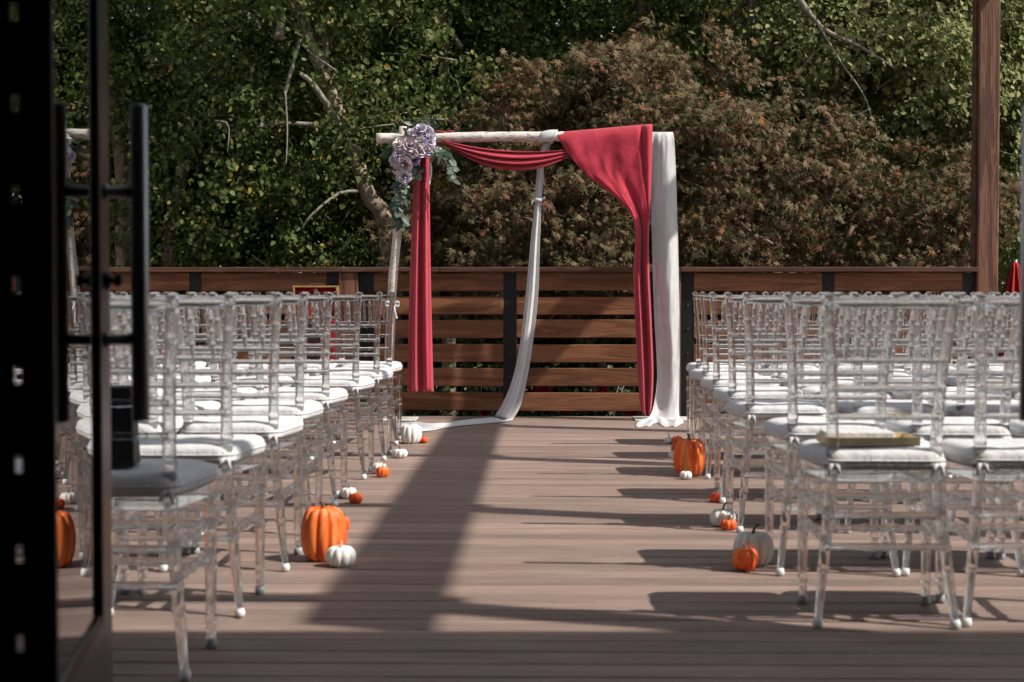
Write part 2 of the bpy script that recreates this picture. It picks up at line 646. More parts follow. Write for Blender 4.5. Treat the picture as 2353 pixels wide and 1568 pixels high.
# ================================================================ SETTING
GZ = -0.9      # garden level below the deck
g = MB()
g.grid([[(x, y, GZ + (0 if y < 40 else 0.02 * (y - 40))) for x in (-900, -60, -20, 0, 20, 60, 900)] for y in (-300, -30, 0, 12, 40, 120, 900)], smooth=False)
tag(g.build('ground', M['ground']), 'dark mulch garden ground beyond the deck', kind='structure')

# deck: one plank per row and length
DECK_Y0, DECK_Y1 = 1.98, 12.03
DX0, DX1 = -6.2, 5.4
deck = thing('deck', None, None)
deck['kind'] = 'structure'
deck['label'] = 'brown timber deck of long planks laid across the aisle'
pitch = 0.1365
lens = [4.88, 5.49, 6.10]
plank_me = {}
for L in lens:
    plank_me[L] = MB().box(0.0015, L - 0.0015, 0, pitch - 0.0085, -0.030, 0.0, 0.004).mesh('plank', M['deck'])
y = DECK_Y0
row = 0
end_me = {}
while y < DECK_Y1 - 0.05:
    jl = random.choice((-3.6, -3.0, -2.4, -1.8, -1.5))
    Lm = random.choice(lens)
    while jl + Lm < 1.5:
        Lm = 6.10
        jl += .3
    for x, L in ((jl - 6.10, 6.10), (jl, Lm), (jl + Lm, 6.10)):
        link('plank', plank_me[L], deck, (x, y, random.uniform(-0.0015, 0.0)), (random.uniform(-.004, .004), 0, 0))
    y += pitch
    row += 1
DECK_END = y - 0.0075
# joists and rim under the planks
for i in range(30):
    x = DX0 - 1.6 + i * 0.61
    if x > DX1 + 2:
        break
    MB().box(x, x + 0.045, DECK_Y0 + .02, DECK_END - .01, -0.22, -0.0335).build('joist', M['black'], deck)
MB().box(DX0 - 2, DX1 + 3, DECK_END + 0.003, DECK_END + 0.043, -0.32, -0.035, 0.003).build('rim_board', M['cap'], deck)

# ---------------------------------------------------------------- fence at the far end of the deck
FY = DECK_END + 0.10          # plane of the boards
fence = thing('slat_fence', 'brown horizontal board fence with black steel posts behind the arch', 'fence', (0, FY, 0))


def fx(px):
    return at(px, 640, FY / 1.0).x if False else (at(px, 640, 12.16)).x


board_z = []
for (y0, y1) in ((627, 668.4), (682, 722.8), (735.5, 777), (792, 833), (845.7, 887), (902, 943.8)):
    board_z.append((at(1176, y1, 12.16).z, at(1176, y0, 12.16).z))
CAPZ0, CAPZ1 = at(1176, 625.5, 12.16).z, at(1176, 614.5, 12.16).z
wposts = [(57, 101), (779, 823), (1516, 1563)]            # brown timber posts (left and right edge)
bposts = [(26, 57), (101, 135), (430, 462), (748, 779), (823, 860), (1155, 1188), (1482, 1516), (1563, 1595), (1884, 1916), (2204, 2239)]
FX0 = fx(-330)
for a, b in wposts:
    MB().box(fx(a), fx(b), -0.065, 0.075, -0.30, CAPZ0 - 0.003, 0.006).build('timber_post', M['post'], fence)
steel = []
for a, b in bposts + [(-350, -318)]:
    x0, x1 = fx(a) + .0015, fx(b) - .0015
    steel.append((x0, x1))
    p = MB().box(x0, x1, -0.020, 0.055, -0.30, CAPZ0 - 0.004, 0.003).build('steel_post', M['black'], fence)
    for (z0, z1) in board_z:
        for s in (0.022,):
            m = MB()
            zc = (z0 + z1) / 2
            m.tube([((x0 + x1) / 2, -0.020, zc), ((x0 + x1) / 2, -0.030, zc)], [0.009, 0.007], 8)
            m.build('bolt', M['bolt'], p)
edges = sorted([(a, b) for a, b in steel] + [(fx(a), fx(b)) for a, b in wposts])
spans = []
for (a0, a1), (b0, b1) in zip(edges[:-1], edges[1:]):
    if b0 - a1 > 0.3:
        spans.append((a1, b0))
for (x0, x1) in spans:
    L = x1 - x0
    for (z0, z1) in board_z:
        dz = random.uniform(-0.003, 0.003)
        m = MB().box(-L / 2 - 0.004, L / 2 + 0.004, -0.019, 0.019, -(z1 - z0) / 2, (z1 - z0) / 2, 0.004)
        o = m.build('board', M['fence'], fence, ((x0 + x1) / 2, 0.014 + random.uniform(-.002, .002) - 0.02, (z0 + z1) / 2 + dz))
        o.rotation_euler = (random.uniform(-.006, .006), random.uniform(-.0012, .0012), 0)
# cap boards
capx = [FX0, fx(330), fx(1010), fx(1562), fx(2240)]
for a, b in zip(capx[:-1], capx[1:]):
    MB().box(a + .002, b - .002, -0.085, 0.075, CAPZ0, CAPZ1, 0.004).build('cap_board', M['cap'], fence)

# ---------------------------------------------------------------- tall timber frame over the deck (its posts and beams shade the deck)
PX0, PX1 = at(2242, 640, 12.08).x, at(2289, 640, 12.08).x
PXC = (PX0 + PX1) / 2
HB = 3.99
perg = thing('timber_pergola', 'tall brown timber post with cracks rising at the fence end, carrying beams', 'pergola', (PXC, FY, 0))
hw = (PX1 - PX0) / 2
for dy_ in (0.0, -2.15, -4.30, -6.45, -8.60):
    m = MB().box(-hw, hw, -hw, hw, -0.9 if dy_ == 0 else 0.0, HB - 0.003, 0.008)
    m.build('post', M['post'], perg, (0, dy_, 0))
MB().box(-0.07, 0.07, -8.95, 0.45, HB, HB + 0.29, 0.006).build('beam', M['beamY'], perg)
for dy_ in (0.0, -2.15, -4.30, -6.45, -8.60):
    MB().box(-8.2, 0.4, dy_ - 0.045, dy_ + 0.045, HB + 0.293, HB + 0.44, 0.005).build('crossbeam', M['beamX'], perg)
for dy_ in (-0.01,):
    # knee brace from the end post to the beam
    ang = R(45)
    mt = Matrix.Translation((0, -0.52, HB - 0.42)) @ Matrix.Rotation(ang, 4, 'X')
    MB().box(-0.045, 0.045, -0.045, 0.045, -0.60, 0.60, 0.004, mt).build('knee_brace', M['post'], perg)
for dy_ in (0.0, -2.15, -4.30, -6.45, -8.60):
    MB().box(-8.2 - .07, -8.2 + .07, dy_ - .07, dy_ + .07, -0.9, HB + 0.29, 0.006).build('post', M['post'], perg)
MB().box(-8.2 - .06, -8.2 + .06, -8.95, 0.45, HB + 0.442, HB + 0.64, 0.006).build('beam', M['beamY'], perg)
bpost = perg.children[0]
MB().box(-hw - 0.020, -hw - 0.002, -0.035, 0.060, CAPZ1 + 0.004, HB - 0.01, 0.002).build('side_strip', M['cap'], bpost)  # thin dark brown strip along one side of the end post

# ---------------------------------------------------------------- the building the picture is taken from
bld = thing('building', 'dark entrance of the building with open double doors', 'building', (0, 0, 0), YAW)
WZ = 2.02                                    # front wall (distance along the view)
# front wall left and right of the doorway, lintel above
MB().box(-7.0, -0.685, WZ - 0.14, WZ, 0.0, 4.0).build('front_wall', M['room'], bld)
MB().box(1.06, 7.0, WZ - 0.14, WZ, 0.0, 4.0).build('front_wall', M['room'], bld)
MB().box(-0.685, 1.06, WZ - 0.14, WZ, 2.35, 4.0).build('lintel', M['room'], bld)
MB().box(-7.0, -6.85, -6.0, WZ - 0.142, 0.0, 4.0).build('side_wall', M['room'], bld)
MB().box(6.85, 7.0, -6.0, WZ - 0.142, 0.0, 4.0).build('side_wall', M['room'], bld)
MB().box(-7.0, 7.0, -6.15, -6.002, 0.0, 4.0).build('back_wall', M['room'], bld)
MB().box(-7.0, 7.0, -6.15, WZ - 0.06, -0.12, -0.004).build('room_floor', M['concrete'], bld)
MB().box(-8.0, 9.0, -6.6, WZ + 1.09, 4.003, 4.12).build('eave', M['eave_bounce'], bld)
rf = MB()
rf.add([(-8.2, -6.8, 4.123), (9.2, -6.8, 4.123), (9.2, WZ + 1.09, 4.123), (-8.2, WZ + 1.09, 4.123), (-8.2, -2.2, 5.3), (9.2, -2.2, 5.3)],
       [(0, 1, 5, 4), (2, 3, 4, 5), (0, 4, 3), (1, 2, 5), (0, 3, 2, 1)])
rf.build('roof', M['shingle'], bld)
MB().box(-7.0, -0.70, WZ + .002, WZ + .02, 0.0, 4.0).build('bounce_panel', M['eave_bounce'], bld)  # unseen pale panels added on the front wall to bounce light onto the chairs
MB().box(1.08, 7.0, WZ + .002, WZ + .02, 0.0, 4.0).build('bounce_panel', M['eave_bounce'], bld)
MB().box(-0.70, 1.08, WZ + .002, WZ + .02, 2.40, 4.0).build('bounce_panel', M['eave_bounce'], bld)
# slotted black jamb
jm = MB()
jx0, jx1 = -0.684, -0.5815
sx0, sx1 = -0.634, -0.6245
jy0, jy1 = 2.045, 2.052
jm.box(jx0, sx0, jy0, jy1, 0.0, 2.35)
jm.box(sx1, jx1, jy0, jy1, 0.0, 2.35)
zc = EYE - (1483 - 670) * 2.05 / 3700
zs = []
z = zc
while z < 2.3:
    zs.append(z)
    z += 0.1147
z = zc - 0.1147
while z > 0.05:
    zs.append(z)
    z -= 0.1147
zs.sort()
zp = 0.0
for z in zs:
    jm.box(sx0, sx1, jy0, jy1, zp, z - 0.0105)
    zp = z + 0.0105
jm.box(sx0, sx1, jy0, jy1, zp, 2.35)
jm.build('slotted_jamb', M['black'], bld)
MB().box(1.02, 1.06, WZ + .003, WZ + 0.05, 0.0, 2.35).build('jamb', M['black'], bld)


def door_leaf(name, label, hx, hz, ang, side):
    """leaf hinged at (hx,hz) in the view frame; ang is the leaf direction, side=+1: the visible inner face looks to +x"""
    h = w2(hx, hz, 0)
    t = thing(name, label, 'door', h, YAW - ang, 'open double doors')
    # local: y along the leaf, x = side is the inner face
    s = side
    T = 0.012
    Lf = 0.818
    mat = M['doorframe']

    def bx(x0, x1, *r, b=0.002):
        return MB().box(min(x0, x1), max(x0, x1), *r, b)
    bx(-s * T, s * T, 0.0, 0.112, 0.012, 2.28).build('hinge_stile', mat, t)
    fs = bx(-s * T, s * T, Lf - 0.147, Lf, 0.012, 2.28).build('lock_stile', mat, t)
    bx(-s * T, s * T, 0.1125, Lf - 0.1475, 0.012, 0.368).build('bottom_rail', mat, t)
    bx(-s * T, s * T, 0.1125, Lf - 0.1475, 2.18, 2.28).build('top_rail', mat, t)
    bd = MB()
    bd.box(min(s * 0.004, s * 0.010), max(s * 0.004, s * 0.010), 0.113, Lf - 0.148, 0.3685, 0.380, 0.002)
    bd.build('glazing_bead', M['blackgloss'], t)
    gp = MB().box(-0.003, 0.003, 0.1135, Lf - 0.1485, 0.3815, 2.1785)
    gp.build('glass_pane', M['doorglass'], t)
    # pull handle
    yb = Lf - 0.175
    yb = Lf - 0.085
    hz0, hz1 = 0.708, 1.262
    off = T + 0.060
    hd = MB()
    hd.tube([(s * off, yb, hz0), (s * off, yb, hz0 + .004), (s * off, yb, hz1 - .004), (s * off, yb, hz1)], [0.0135, 0.0155, 0.0155, 0.0135], 20)
    ho = hd.build('pull_handle', M['handle'], t)
    for z in (0.852, 1.110):
        b = MB()
        b.tube([(s * (T + .0005), yb, z), (s * (T + .006), yb, z), (s * (T + .0065), yb, z), (s * (off - .008), yb, z)], [0.014, 0.014, 0.010, 0.010], 16)
        b.build('handle_bracket', M['handle'], ho)
    # thumb turn on the stile
    tt = MB()
    tt.tube([(s * (T + .0005), Lf - 0.08, 0.955), (s * (T + .010), Lf - 0.08, 0.955)], [0.016, 0.015], 16)
    tt.tube([(s * (T + .010), Lf - 0.08, 0.955), (s * (T + .022), Lf - 0.08, 0.955)], [0.006, 0.006], 12)
    tt.box(min(s * (T + .018), s * (T + .030)), max(s * (T + .018), s * (T + .030)), Lf - 0.10, Lf - 0.06, 0.944, 0.966, 0.003)
    tt.build('thumb_turn', M['blackgloss'], t)
    # hinges
    for z in (0.25, 1.15, 2.05):
        hg = MB().tube([(0, -0.013, z - .05), (0, -0.013, z + .05)], 0.011, 10)
        hg.build('hinge', M['blackgloss'], t)
    return t


A = R(-8.2)
# point of the glass plane at the hinge end
HZ = 2.09
HXl = -(0.315 + 0.1426 * HZ) / 0.9898
door_leaf('glass_door', 'black framed glass door standing open beside the slotted jamb, reflecting the arch', HXl, HZ, A, 1)
door_leaf('glass_door', 'open black glass door of which only the pull handle edge shows beside the chairs', 0.874, HZ, R(8.2), -1)

# ================================================================ CHAIRS
def polyline(pts, n):
    """smooth (Catmull-Rom) resampling"""
    P = [Vector(p) for p in pts]
    P = [P[0] * 2 - P[1]] + P + [P[-1] * 2 - P[-2]]
    out = []
    segs = len(P) - 3
    for i in range(n):
        u = i / (n - 1) * segs
        k = min(int(u), segs - 1)
        f = u - k
        a, b, c, d = P[k:k + 4]
        out.append(0.5 * ((2 * b) + (c - a) * f + (2 * a - 5 * b + 4 * c - d) * f * f + (3 * b - a - 3 * c + d) * f ** 3))
    return out


def bamboo(m, pts, rad, rings, ringr=1.32, ringw=0.006, sides=8):
    """tube along pts with bamboo nodes; rad: list of (t,r); rings: list of t"""
    dense = polyline(pts, 60) if len(pts) > 2 else [Vector(pts[0]).lerp(Vector(pts[1]), i / 59) for i in range(60)]
    cum = [0.0]
    for a, b in zip(dense[:-1], dense[1:]):
        cum.append(cum[-1] + (b - a).length)
    Ltot = cum[-1]

    def pos(t):
        d = max(0, min(1, t)) * Ltot
        for i in range(len(cum) - 1):
            if d <= cum[i + 1] + 1e-9:
                s = cum[i + 1] - cum[i]
                return dense[i].lerp(dense[i + 1], (d - cum[i]) / s if s > 0 else 0)
        return dense[-1]

    def r0(t):
        for (t0, a), (t1, b) in zip(rad[:-1], rad[1:]):
            if t <= t1:
                return a + (b - a) * (t - t0) / max(1e-9, t1 - t0)
        return rad[-1][1]
    w = ringw / Ltot
    ts = {0.0: 1, 1.0: 1}
    n = max(2, int(Ltot / 0.12)) if len(pts) > 2 else 1
    for i in range(1, n):
        ts[i / n] = 1
    for q in rings:
        for d, f in ((-1.9 * w, 1.0), (-1.2 * w, 1.0), (-0.6 * w, ringr), (0.6 * w, ringr), (1.2 * w, 1.0), (1.9 * w, 1.0)):
            tt = q + d
            if 0 < tt < 1:
                for e in list(ts):
                    if e not in (0.0, 1.0) and abs(e - tt) < 0.1 * w:
                        del ts[e]
                ts[tt] = f
    keys = sorted(ts)
    # plain samples falling inside a ring are dropped
    keep = []
    for k_ in keys:
        if ts[k_] == 1 and any(abs(k_ - q) < 1.85 * w for q in rings) and k_ not in (0.0, 1.0):
            if not any(abs(abs(k_ - q) - 1.2 * w) < 1e-6 for q in rings):
                continue
        keep.append(k_)
    m.tube([pos(k_) for k_ in keep], [r0(k_) * ts[k_] for k_ in keep], sides)
    return m


def stile_pts(s):
    return [(s * .190, -.052, 0.012), (s * .166, -.026, .22), (s * .145, 0.0, .44), (s * .150, -.028, .68), (s * .173, -.088, .915)]


def stile_at(s, z):
    d = polyline(stile_pts(s), 80)
    for a, b in zip(d[:-1], d[1:]):
        if a.z <= z <= b.z:
            return a.lerp(b, (z - a.z) / (b.z - a.z))
    return d[-1]


def cvar(x, y, z, k):
    return max(0, (z - .445) / .05) * .0085 * mnoise.noise(Vector((x * 9 + k * 5, y * 9, k * 3.7)))


def make_chair():
    t = thing('acrylic_chair', 'x', 'chair')
    ac = M['acrylic']
    parts = {}
    for s in (-1, 1):
        m = MB()
        zr = [.16, .223, .309, .425, .515, .586, .666, .745, .825, .902]
        bamboo(m, stile_pts(s), [(0, .0105), (0.17, .0155), (0.5, .0175), (1, .0150)], [(z - .012) / .903 * 0.995 for z in zr], 1.12, 0.008, 9)
        top = stile_at(s, .915)
        m.tube([top + Vector((0, 0, .0005)), top + Vector((0, -.001, .006)), top + Vector((0, -.002, .014)), top + Vector((0, -.002, .019))], [.010, .019, .017, .006], 9)
        lg = m.build('back_leg', ac, t)
        f = Vector(stile_pts(s)[0])
        fc = MB()
        fc.tube([(f.x, f.y - .001, 0.0), (f.x, f.y - .001, .004), (f.x, f.y, .014), (f.x - s * .001, f.y + .001, .025)], [.010, .0145, .0150, .0118], 10)
        fc.build('foot_cap', M['rubber_white'], lg)
    for s in (-1, 1):
        m = MB()
        bamboo(m, [(s * .183, .300, .012), (s * .183, .300, .408)], [(0, .0125), (0.4, .016), (1, .0165)], [.16, .52, .80, .97], 1.2, 0.008, 9)
        lg = m.build('front_leg', ac, t)
        fc = MB()
        fc.tube([(s * .183, .300, 0.0), (s * .183, .300, .003), (s * .183, .300, .024)], [.0135, .0160, .0148], 10)
        fc.build('foot_cap', M['rubber_grey'], lg)
    # crest and back rails
    def across(z, r, name, rings, sag=0.012, rr=1.2):
        a, b = stile_at(-1, z), stile_at(1, z)
        mid = (a + b) / 2 + Vector((0, -sag, 0))
        q1 = a.lerp(b, .25) + Vector((0, -sag * .75, 0))
        q3 = a.lerp(b, .75) + Vector((0, -sag * .75, 0))
        m = MB()
        bamboo(m, [a, q1, mid, q3, b], [(0, r), (1, r)], rings, rr, 0.006, 8)
        return m.build(name, ac, t)
    across(.902, .0135, 'crest_rail', [.2, .5, .8], 0.016, 1.15)
    for z in (.745, .666, .586):
        across(z, .0092, 'back_rail', [.2, .4, .6, .8], 0.012)
    for i in range(5):
        u = (i - 2) * .0585
        def mid(z):
            a, b = stile_at(-1, z), stile_at(1, z)
            f = (u - a.x) / (b.x - a.x)
            c = a.lerp(b, f)
            c.y -= 0.012 * (1 - (2 * f - 1) ** 2)
            return c
        m = MB()
        bamboo(m, [mid(.748), mid(.893)], [(0, .0055), (.2, .0085), (.8, .0085), (1, .0060)], [.25, .5, .75], 1.25, 0.006, 7)
        m.build('spindle', ac, t)
    # stretchers
    for z in (.309, .223):
        a, b = stile_at(-1, z), stile_at(1, z)
        m = MB()
        bamboo(m, [a, b], [(0, .0100), (1, .0100)], [.5], 1.15, 0.006, 8)
        m.build('back_stretcher', ac, t)
    for z in (.325, .228):
        m = MB()
        bamboo(m, [(-.183, .300, z), (.183, .300, z)], [(0, .0105), (1, .0105)], [.25, .5, .75], 1.4, 0.007, 8)
        m.build('front_stretcher', ac, t)
    for s in (-1, 1):
        for z0, z1 in ((.318, .332), (.240, .252)):
            a = stile_at(s, z0)
            m = MB()
            bamboo(m, [a, (s * .183, .300, z1)], [(0, .0130), (1, .0130)], [.2, .4, .6, .8], 1.2, 0.008, 8)
            m.build('side_stretcher', ac, t)
    # clear seat frame: a trapezoid plate with a skirt
    def outline(rw, fw, y0, y1, cr, n=6):
        pts = []
        cs = [(-rw, y0, cr * .6), (rw, y0, cr * .6), (fw, y1, cr), (-fw, y1, cr)]
        for i, (x, y, c) in enumerate(cs):
            p = Vector((x, y))
            pr = Vector(cs[i - 1][:2])
            nx = Vector(cs[(i + 1) % 4][:2])
            a = p + (pr - p).normalized() * c
            b = p + (nx - p).normalized() * c
            for k in range(n + 1):
                f = k / n
                pts.append((a * (1 - f) ** 2 + p * 2 * f * (1 - f) + b * f * f))
        return pts
    o1 = outline(.150, .196, -.008, .318, .05)
    m = MB()
    zz = [(.402, .985), (.404, 1.0), (.434, 1.0), (.436, .985)]
    rows = []
    for z, s in zz:
        rows.append([(p.x * s, (p.y - .15) * s + .15, z) for p in o1])
    m.grid(rows, closed_u=True, smooth=False)
    n = len(o1)
    m.add(rows[0], [tuple(range(n))[::-1]])
    m.add(rows[-1], [tuple(range(n))])
    m.build('seat_frame', ac, t)
    # padded cushion
    o2 = outline(.166, .214, -.030, .342, .085, 7)
    m = MB()
    prof = [(.4385, .93), (.440, .965), (.447, .993), (.456, 1.0), (.468, .998), (.478, .985), (.487, .95), (.493, .86), (.496, .6), (.497, .25)]
    rows = []
    for z, s in prof:
        rows.append([(p.x * s, (p.y - .155) * s + .155, z + cvar(p.x * s, p.y * s, z, 0)) for p in o2])
    m.grid(rows, closed_u=True)
    n = len(o2)
    m.add(rows[-1], [tuple(range(n))], True)
    m.add(rows[0], [tuple(range(n))[::-1]])
    cu = m.build('cushion', M['cushion'], t)
    pm = MB()
    pm.tube([(p.x * 1.003, (p.y - .155) * 1.003 + .155, .4635) for p in o2] + [(o2[0].x * 1.003, (o2[0].y - .155) * 1.003 + .155, .4635)], .0028, 5, cap=False)
    pm.build('piping', M['cushion'], cu)
    for s in (-1, 1):
        c = stile_at(s, .452)
        k = MB()
        ringp = []
        for i in range(13):
            a = 2 * math.pi * i / 12
            ringp.append(c + Vector((math.cos(a) * .0215, math.sin(a) * .0215, .003 * math.sin(2 * a))))
        k.tube(ringp, [.0065 + .002 * math.sin(i * 2.1) for i in range(13)], 6, cap=False)
        k.tube([c + Vector((0, -.020, .0)), c + Vector((s * .010, -.030, -.006)), c + Vector((s * .014, -.032, -.030))], [.008, .007, .003], 6)
        k.tube([c + Vector((0, -.020, .0)), c + Vector((-s * .010, -.031, -.004)), c + Vector((-s * .017, -.032, -.024))], [.008, .007, .003], 6)
        k.build('cushion_tie', M['cushion'], cu)
    return t


CH = make_chair()
cush = [o for o in CH.children if o.name.startswith('cushion')][0]
CUSH = [cush.data]
for k in (1, 2, 3):
    me = cush.data.copy()
    for v in me.vertices:
        v.co.z += cvar(v.co.x, v.co.y, v.co.z, k) - cvar(v.co.x, v.co.y, v.co.z, 0)
    CUSH.append(me)
first = [True]
ORD = ['first', 'second', 'third', 'fourth', 'fifth', 'sixth', 'seventh', 'eighth']


def place_chair(x, y, rz, label):
    o = CH if first[0] else copy_tree(CH)
    first[0] = False
    o.location = (x, y, 0)
    o.rotation_euler = (0, 0, rz)
    o['label'] = label
    [c for c in o.children if c.name.startswith('cushion')][0].data = random.choice(CUSH)
    o['group'] = 'clear chairs set in rows either side of the aisle'
    return o


chair_pos = {}
rowsL = [(424.5, 1563), (552, 1418), (655.4, 1313), (712, 1231), (770, 1163), (836.6, 1101.7), (882.5, 1058), (909.8, 1023)]
nL = [2, 2, 3, 3, 4, 4, 5, 5]
rowsR = [(1880, 1443), (1793, 1323), (1699, 1224), (1661, 1157), (1627, 1101), (1604, 1061), (1590, 1028)]
nR = [2, 3, 3, 4, 5, 5, 6]
for side, rows_, ns in ((-1, rowsL, nL), (1, rowsR, nR)):
    nr = len(rows_)
    for r, ((px, py), nn) in enumerate(zip(rows_, ns)):
        f = ground(px, py)
        cx, cyy = f.x + side * .190, f.y + .052
        for k in range(nn):
            x = cx + side * k * .412 + (random.uniform(-.008, .008) if k else 0)
            yy = cyy + (random.uniform(-.025, .025) if k else 0)
            rz = random.uniform(-.03, .03)
            far = nr - 1 - r
            blk = 'red box side' if side < 0 else 'tall post side'
            lab = 'clear acrylic chair, %s, %s row from fence, %s from aisle' % (blk, ORD[far], ORD[k])
            chair_pos[(side, r, k)] = (x, yy, rz)
            place_chair(x, yy, rz, lab)

# ---------------------------------------------------------------- gold tray with a white booklet on the near chair
cx, cyy, rz = chair_pos[(1, 0, 0)]
tr = thing('gold_tray', 'shallow gold tray lying on the cushion of the chair nearest the aisle and door', 'tray', (cx - 0.022, cyy + 0.125, 0.4985), rz + R(4))
MB().box(-.130, .130, -.085, .085, 0.0, .004, .001).build('base', M['gold'], tr)
for a in ((-.130, .130, -.085, -.081), (-.130, .130, .081, .085), (-.130, -.126, -.0805, .0805), (.126, .130, -.0805, .0805)):
    MB().box(*a, .0042, .024, .0008).build('side', M['gold'], tr)
nb = MB().box(-.115, .085, -.02, .075, 0.0, .030, .004).build('folded_napkin', M['cushion'])
nb.location = (cx - 0.032, cyy + 0.125, 0.5030)
nb.rotation_euler = (0, 0, rz + R(2))
tag(nb, 'folded white napkin lying inside the gold tray', 'napkin')

# ---------------------------------------------------------------- small black speaker on the first chair behind the door handle
cx, cyy, rz = chair_pos[(-1, 0, 0)]
sb = at(267, 1090, 4.02)
spk = thing('speaker_box', 'small upright black speaker standing on the chair cushion beside the door handle', 'speaker', (sb.x, sb.y, 0.5015), rz + R(3))
m = MB()
wb, wt, hb, db = .054, .045, .198, .045
m.add([(-wb, -db, 0), (wb, -db, 0), (wb, db, 0), (-wb, db, 0), (-wt, -db * .8, hb), (wt, -db * .8, hb), (wt, db * .8, hb), (-wt, db * .8, hb)],
      [(0, 3, 2, 1), (4, 5, 6, 7), (0, 1, 5, 4), (1, 2, 6, 5), (2, 3, 7, 6), (3, 0, 4, 7)])
bo = m.build('body', M['black'], spk)
bv = bo.modifiers.new('edge', 'BEVEL')
bv.width = .006
bv.segments = 2
for z in (.078, .158):
    yy = -db * (1 - .2 * z / hb)
    MB().tube([(.012, yy - .0005, z), (.012, yy - .005, z)], [.0075, .006], 12).build('knob', M['bolt'], spk)

# ================================================================ PUMPKINS
def pumpkin(px, py, wpx, hpx, kind, label, ribs=10, stem=1.0, rz=0.0, tilt=0.0):
    g0 = ground(px, py)
    sc = (ground(px + 50, py) - g0).length / 50
    Rr = wpx * sc / 2
    H = hpx * sc * 1.12
    g0 = g0 + Vector((0, Rr * 0.85, 0))            # py is where its near underside meets the deck
    sc2 = 1 + Rr * 0.85 / g0.y
    Rr *= sc2
    H *= sc2
    t = thing('pumpkin', label, 'pumpkin', g0, rz, 'pumpkins set along the aisle')
    m = MB()
    nu, nv = ribs * 6, 18
    rows = []
    for i in range(nv + 1):
        ph = math.pi * i / nv
        row = []
        for j in range(nu):
            th = 2 * math.pi * j / nu
            rib = abs(math.sin(th * ribs / 2)) ** 0.6
            k = 0.86 + 0.14 * rib
            wob = 1 + 0.03 * math.sin(3 * th + rz * 7) + 0.02 * math.sin(5 * th + 2)
            rr = Rr * (math.sin(ph) ** 0.72) * (k if 0 < i < nv else 1) * wob / 1.0
            z = -math.cos(ph)
            dim = math.exp(-((math.sin(ph) / 0.42) ** 2))
            zz = H / 2 * (z * (1 - 0.26 * dim)) * (0.94 + 0.06 * rib)
            row.append((rr * math.cos(th), rr * math.sin(th), zz))
        rows.append(row)
    zmin = min(p[2] for r_ in rows for p in r_)
    rows = [[(x, y_, z - zmin) for x, y_, z in r_] for r_ in rows]
    m.grid(rows, closed_u=True)
    m.build('body', M[kind], t)
    top = rows[-1][0][2]
    sh = max(0.018, 0.20 * H) * stem
    sm = MB()
    a = random.uniform(0, 6.28)
    lean = Vector((math.cos(a), math.sin(a), 0)) * sh * .45
    rs = max(.0028, Rr * .085)
    pts = polyline([Vector((0, 0, top - .004)), Vector((0, 0, top + sh * .3)) + lean * .1, Vector((0, 0, top + sh * .75)) + lean * .5, Vector((0, 0, top + sh)) + lean * 1.2], 8)
    sm.tube(pts, [rs * q for q in (2.0, 1.25, 1.0, .9, .85, .85, .95, 1.1)], 7, wob=.12)
    sm.build('stem', M['stem'] if kind != 'whitepk' or stem > 1.2 else M['stem_white'], t)
    return t


pumpkin(942, 1021, 49, 47, 'whitepk', 'tall white ribbed pumpkin beside the trailing white cloth, nearest the arch', 11, 1.1, .3)
pumpkin(972, 1019, 21, 16, 'redorange', 'tiny orange pumpkin tucked against the tall white one near the arch', 9, .6, 1.0)
pumpkin(918.5, 1054, 35, 22, 'whitepk', 'squat white pumpkin standing alone just before the tall white one', 9, 1.3, .9)
pumpkin(869, 1090, 36, 26, 'whitepk', 'white pumpkin hidden behind a small light orange one, red box side', 9, 1.2, 2.0)
pumpkin(877.5, 1098, 31, 26, 'orange', 'small light orange pumpkin with brown stem before a hidden white one', 8, 1.6, .6)
pumpkin(799, 1148, 38, 27, 'whitepk', 'small white pumpkin behind an orange one, between chair legs on red box side', 9, 1.3, 1.4)
pumpkin(816, 1158, 33, 24, 'redorange', 'small orange pumpkin in front of a white one on the red box side', 8, .5, 2.2)
pumpkin(777, 1146, 22, 17, 'whitepk', 'tiny white pumpkin peeking from behind a chair foot', 8, .8, .2)
pumpkin(736, 1295, 106, 134, 'orange', 'large tall orange pumpkin beside the aisle, with a round white one before it', 12, .8, .4)
pumpkin(786, 1221, 34, 34, 'orange', 'small orange pumpkin mostly hidden behind the large tall orange one', 8, .8, .8)
pumpkin(780, 1307, 71, 50, 'whitepk', 'round white pumpkin in front of the large tall orange one', 10, 1.1, 1.1)
pumpkin(1538, 1021, 22, 17, 'whitepk', 'tiny white pumpkin with thin dark stem, farthest on the tall post side', 8, 1.5, .5)
pumpkin(1558, 1022, 27, 19, 'redorange', 'small orange pumpkin beside the farthest tiny white one', 9, .6, 1.5)
pumpkin(1548, 1054, 24, 17, 'whitepk', 'small white pumpkin half hidden behind the large orange one', 8, .7, 1.9)
pumpkin(1558, 1046, 30, 30, 'redorange', 'orange pumpkin mostly hidden behind the large orange one by the chairs', 8, .7, .1)
pumpkin(1587, 1097, 74, 92, 'orange', 'large orange pumpkin shaded by chairs with a tiny white one before it', 12, .8, 1.2)
pumpkin(1577, 1103, 29, 20, 'whitepk', 'tiny white pumpkin in front of the large shaded orange one', 9, 1.3, .6)
pumpkin(1664, 1147, 38, 26, 'whitepk', 'white pumpkin with dark stem behind a small orange one, tall post side', 9, 1.6, 1.0)
pumpkin(1647, 1156, 33, 22, 'redorange', 'small squat orange pumpkin leaning on a white one, mid tall post side', 8, 1.5, 1.7)
pumpkin(1664, 1213, 62, 42, 'whitepk', 'shaded white pumpkin with a bent dark stem and a small orange one before it', 10, 1.8, 2.4)
pumpkin(1676, 1220, 38, 26, 'redorange', 'small orange pumpkin before the shaded white one with bent stem', 8, 1.4, .9)
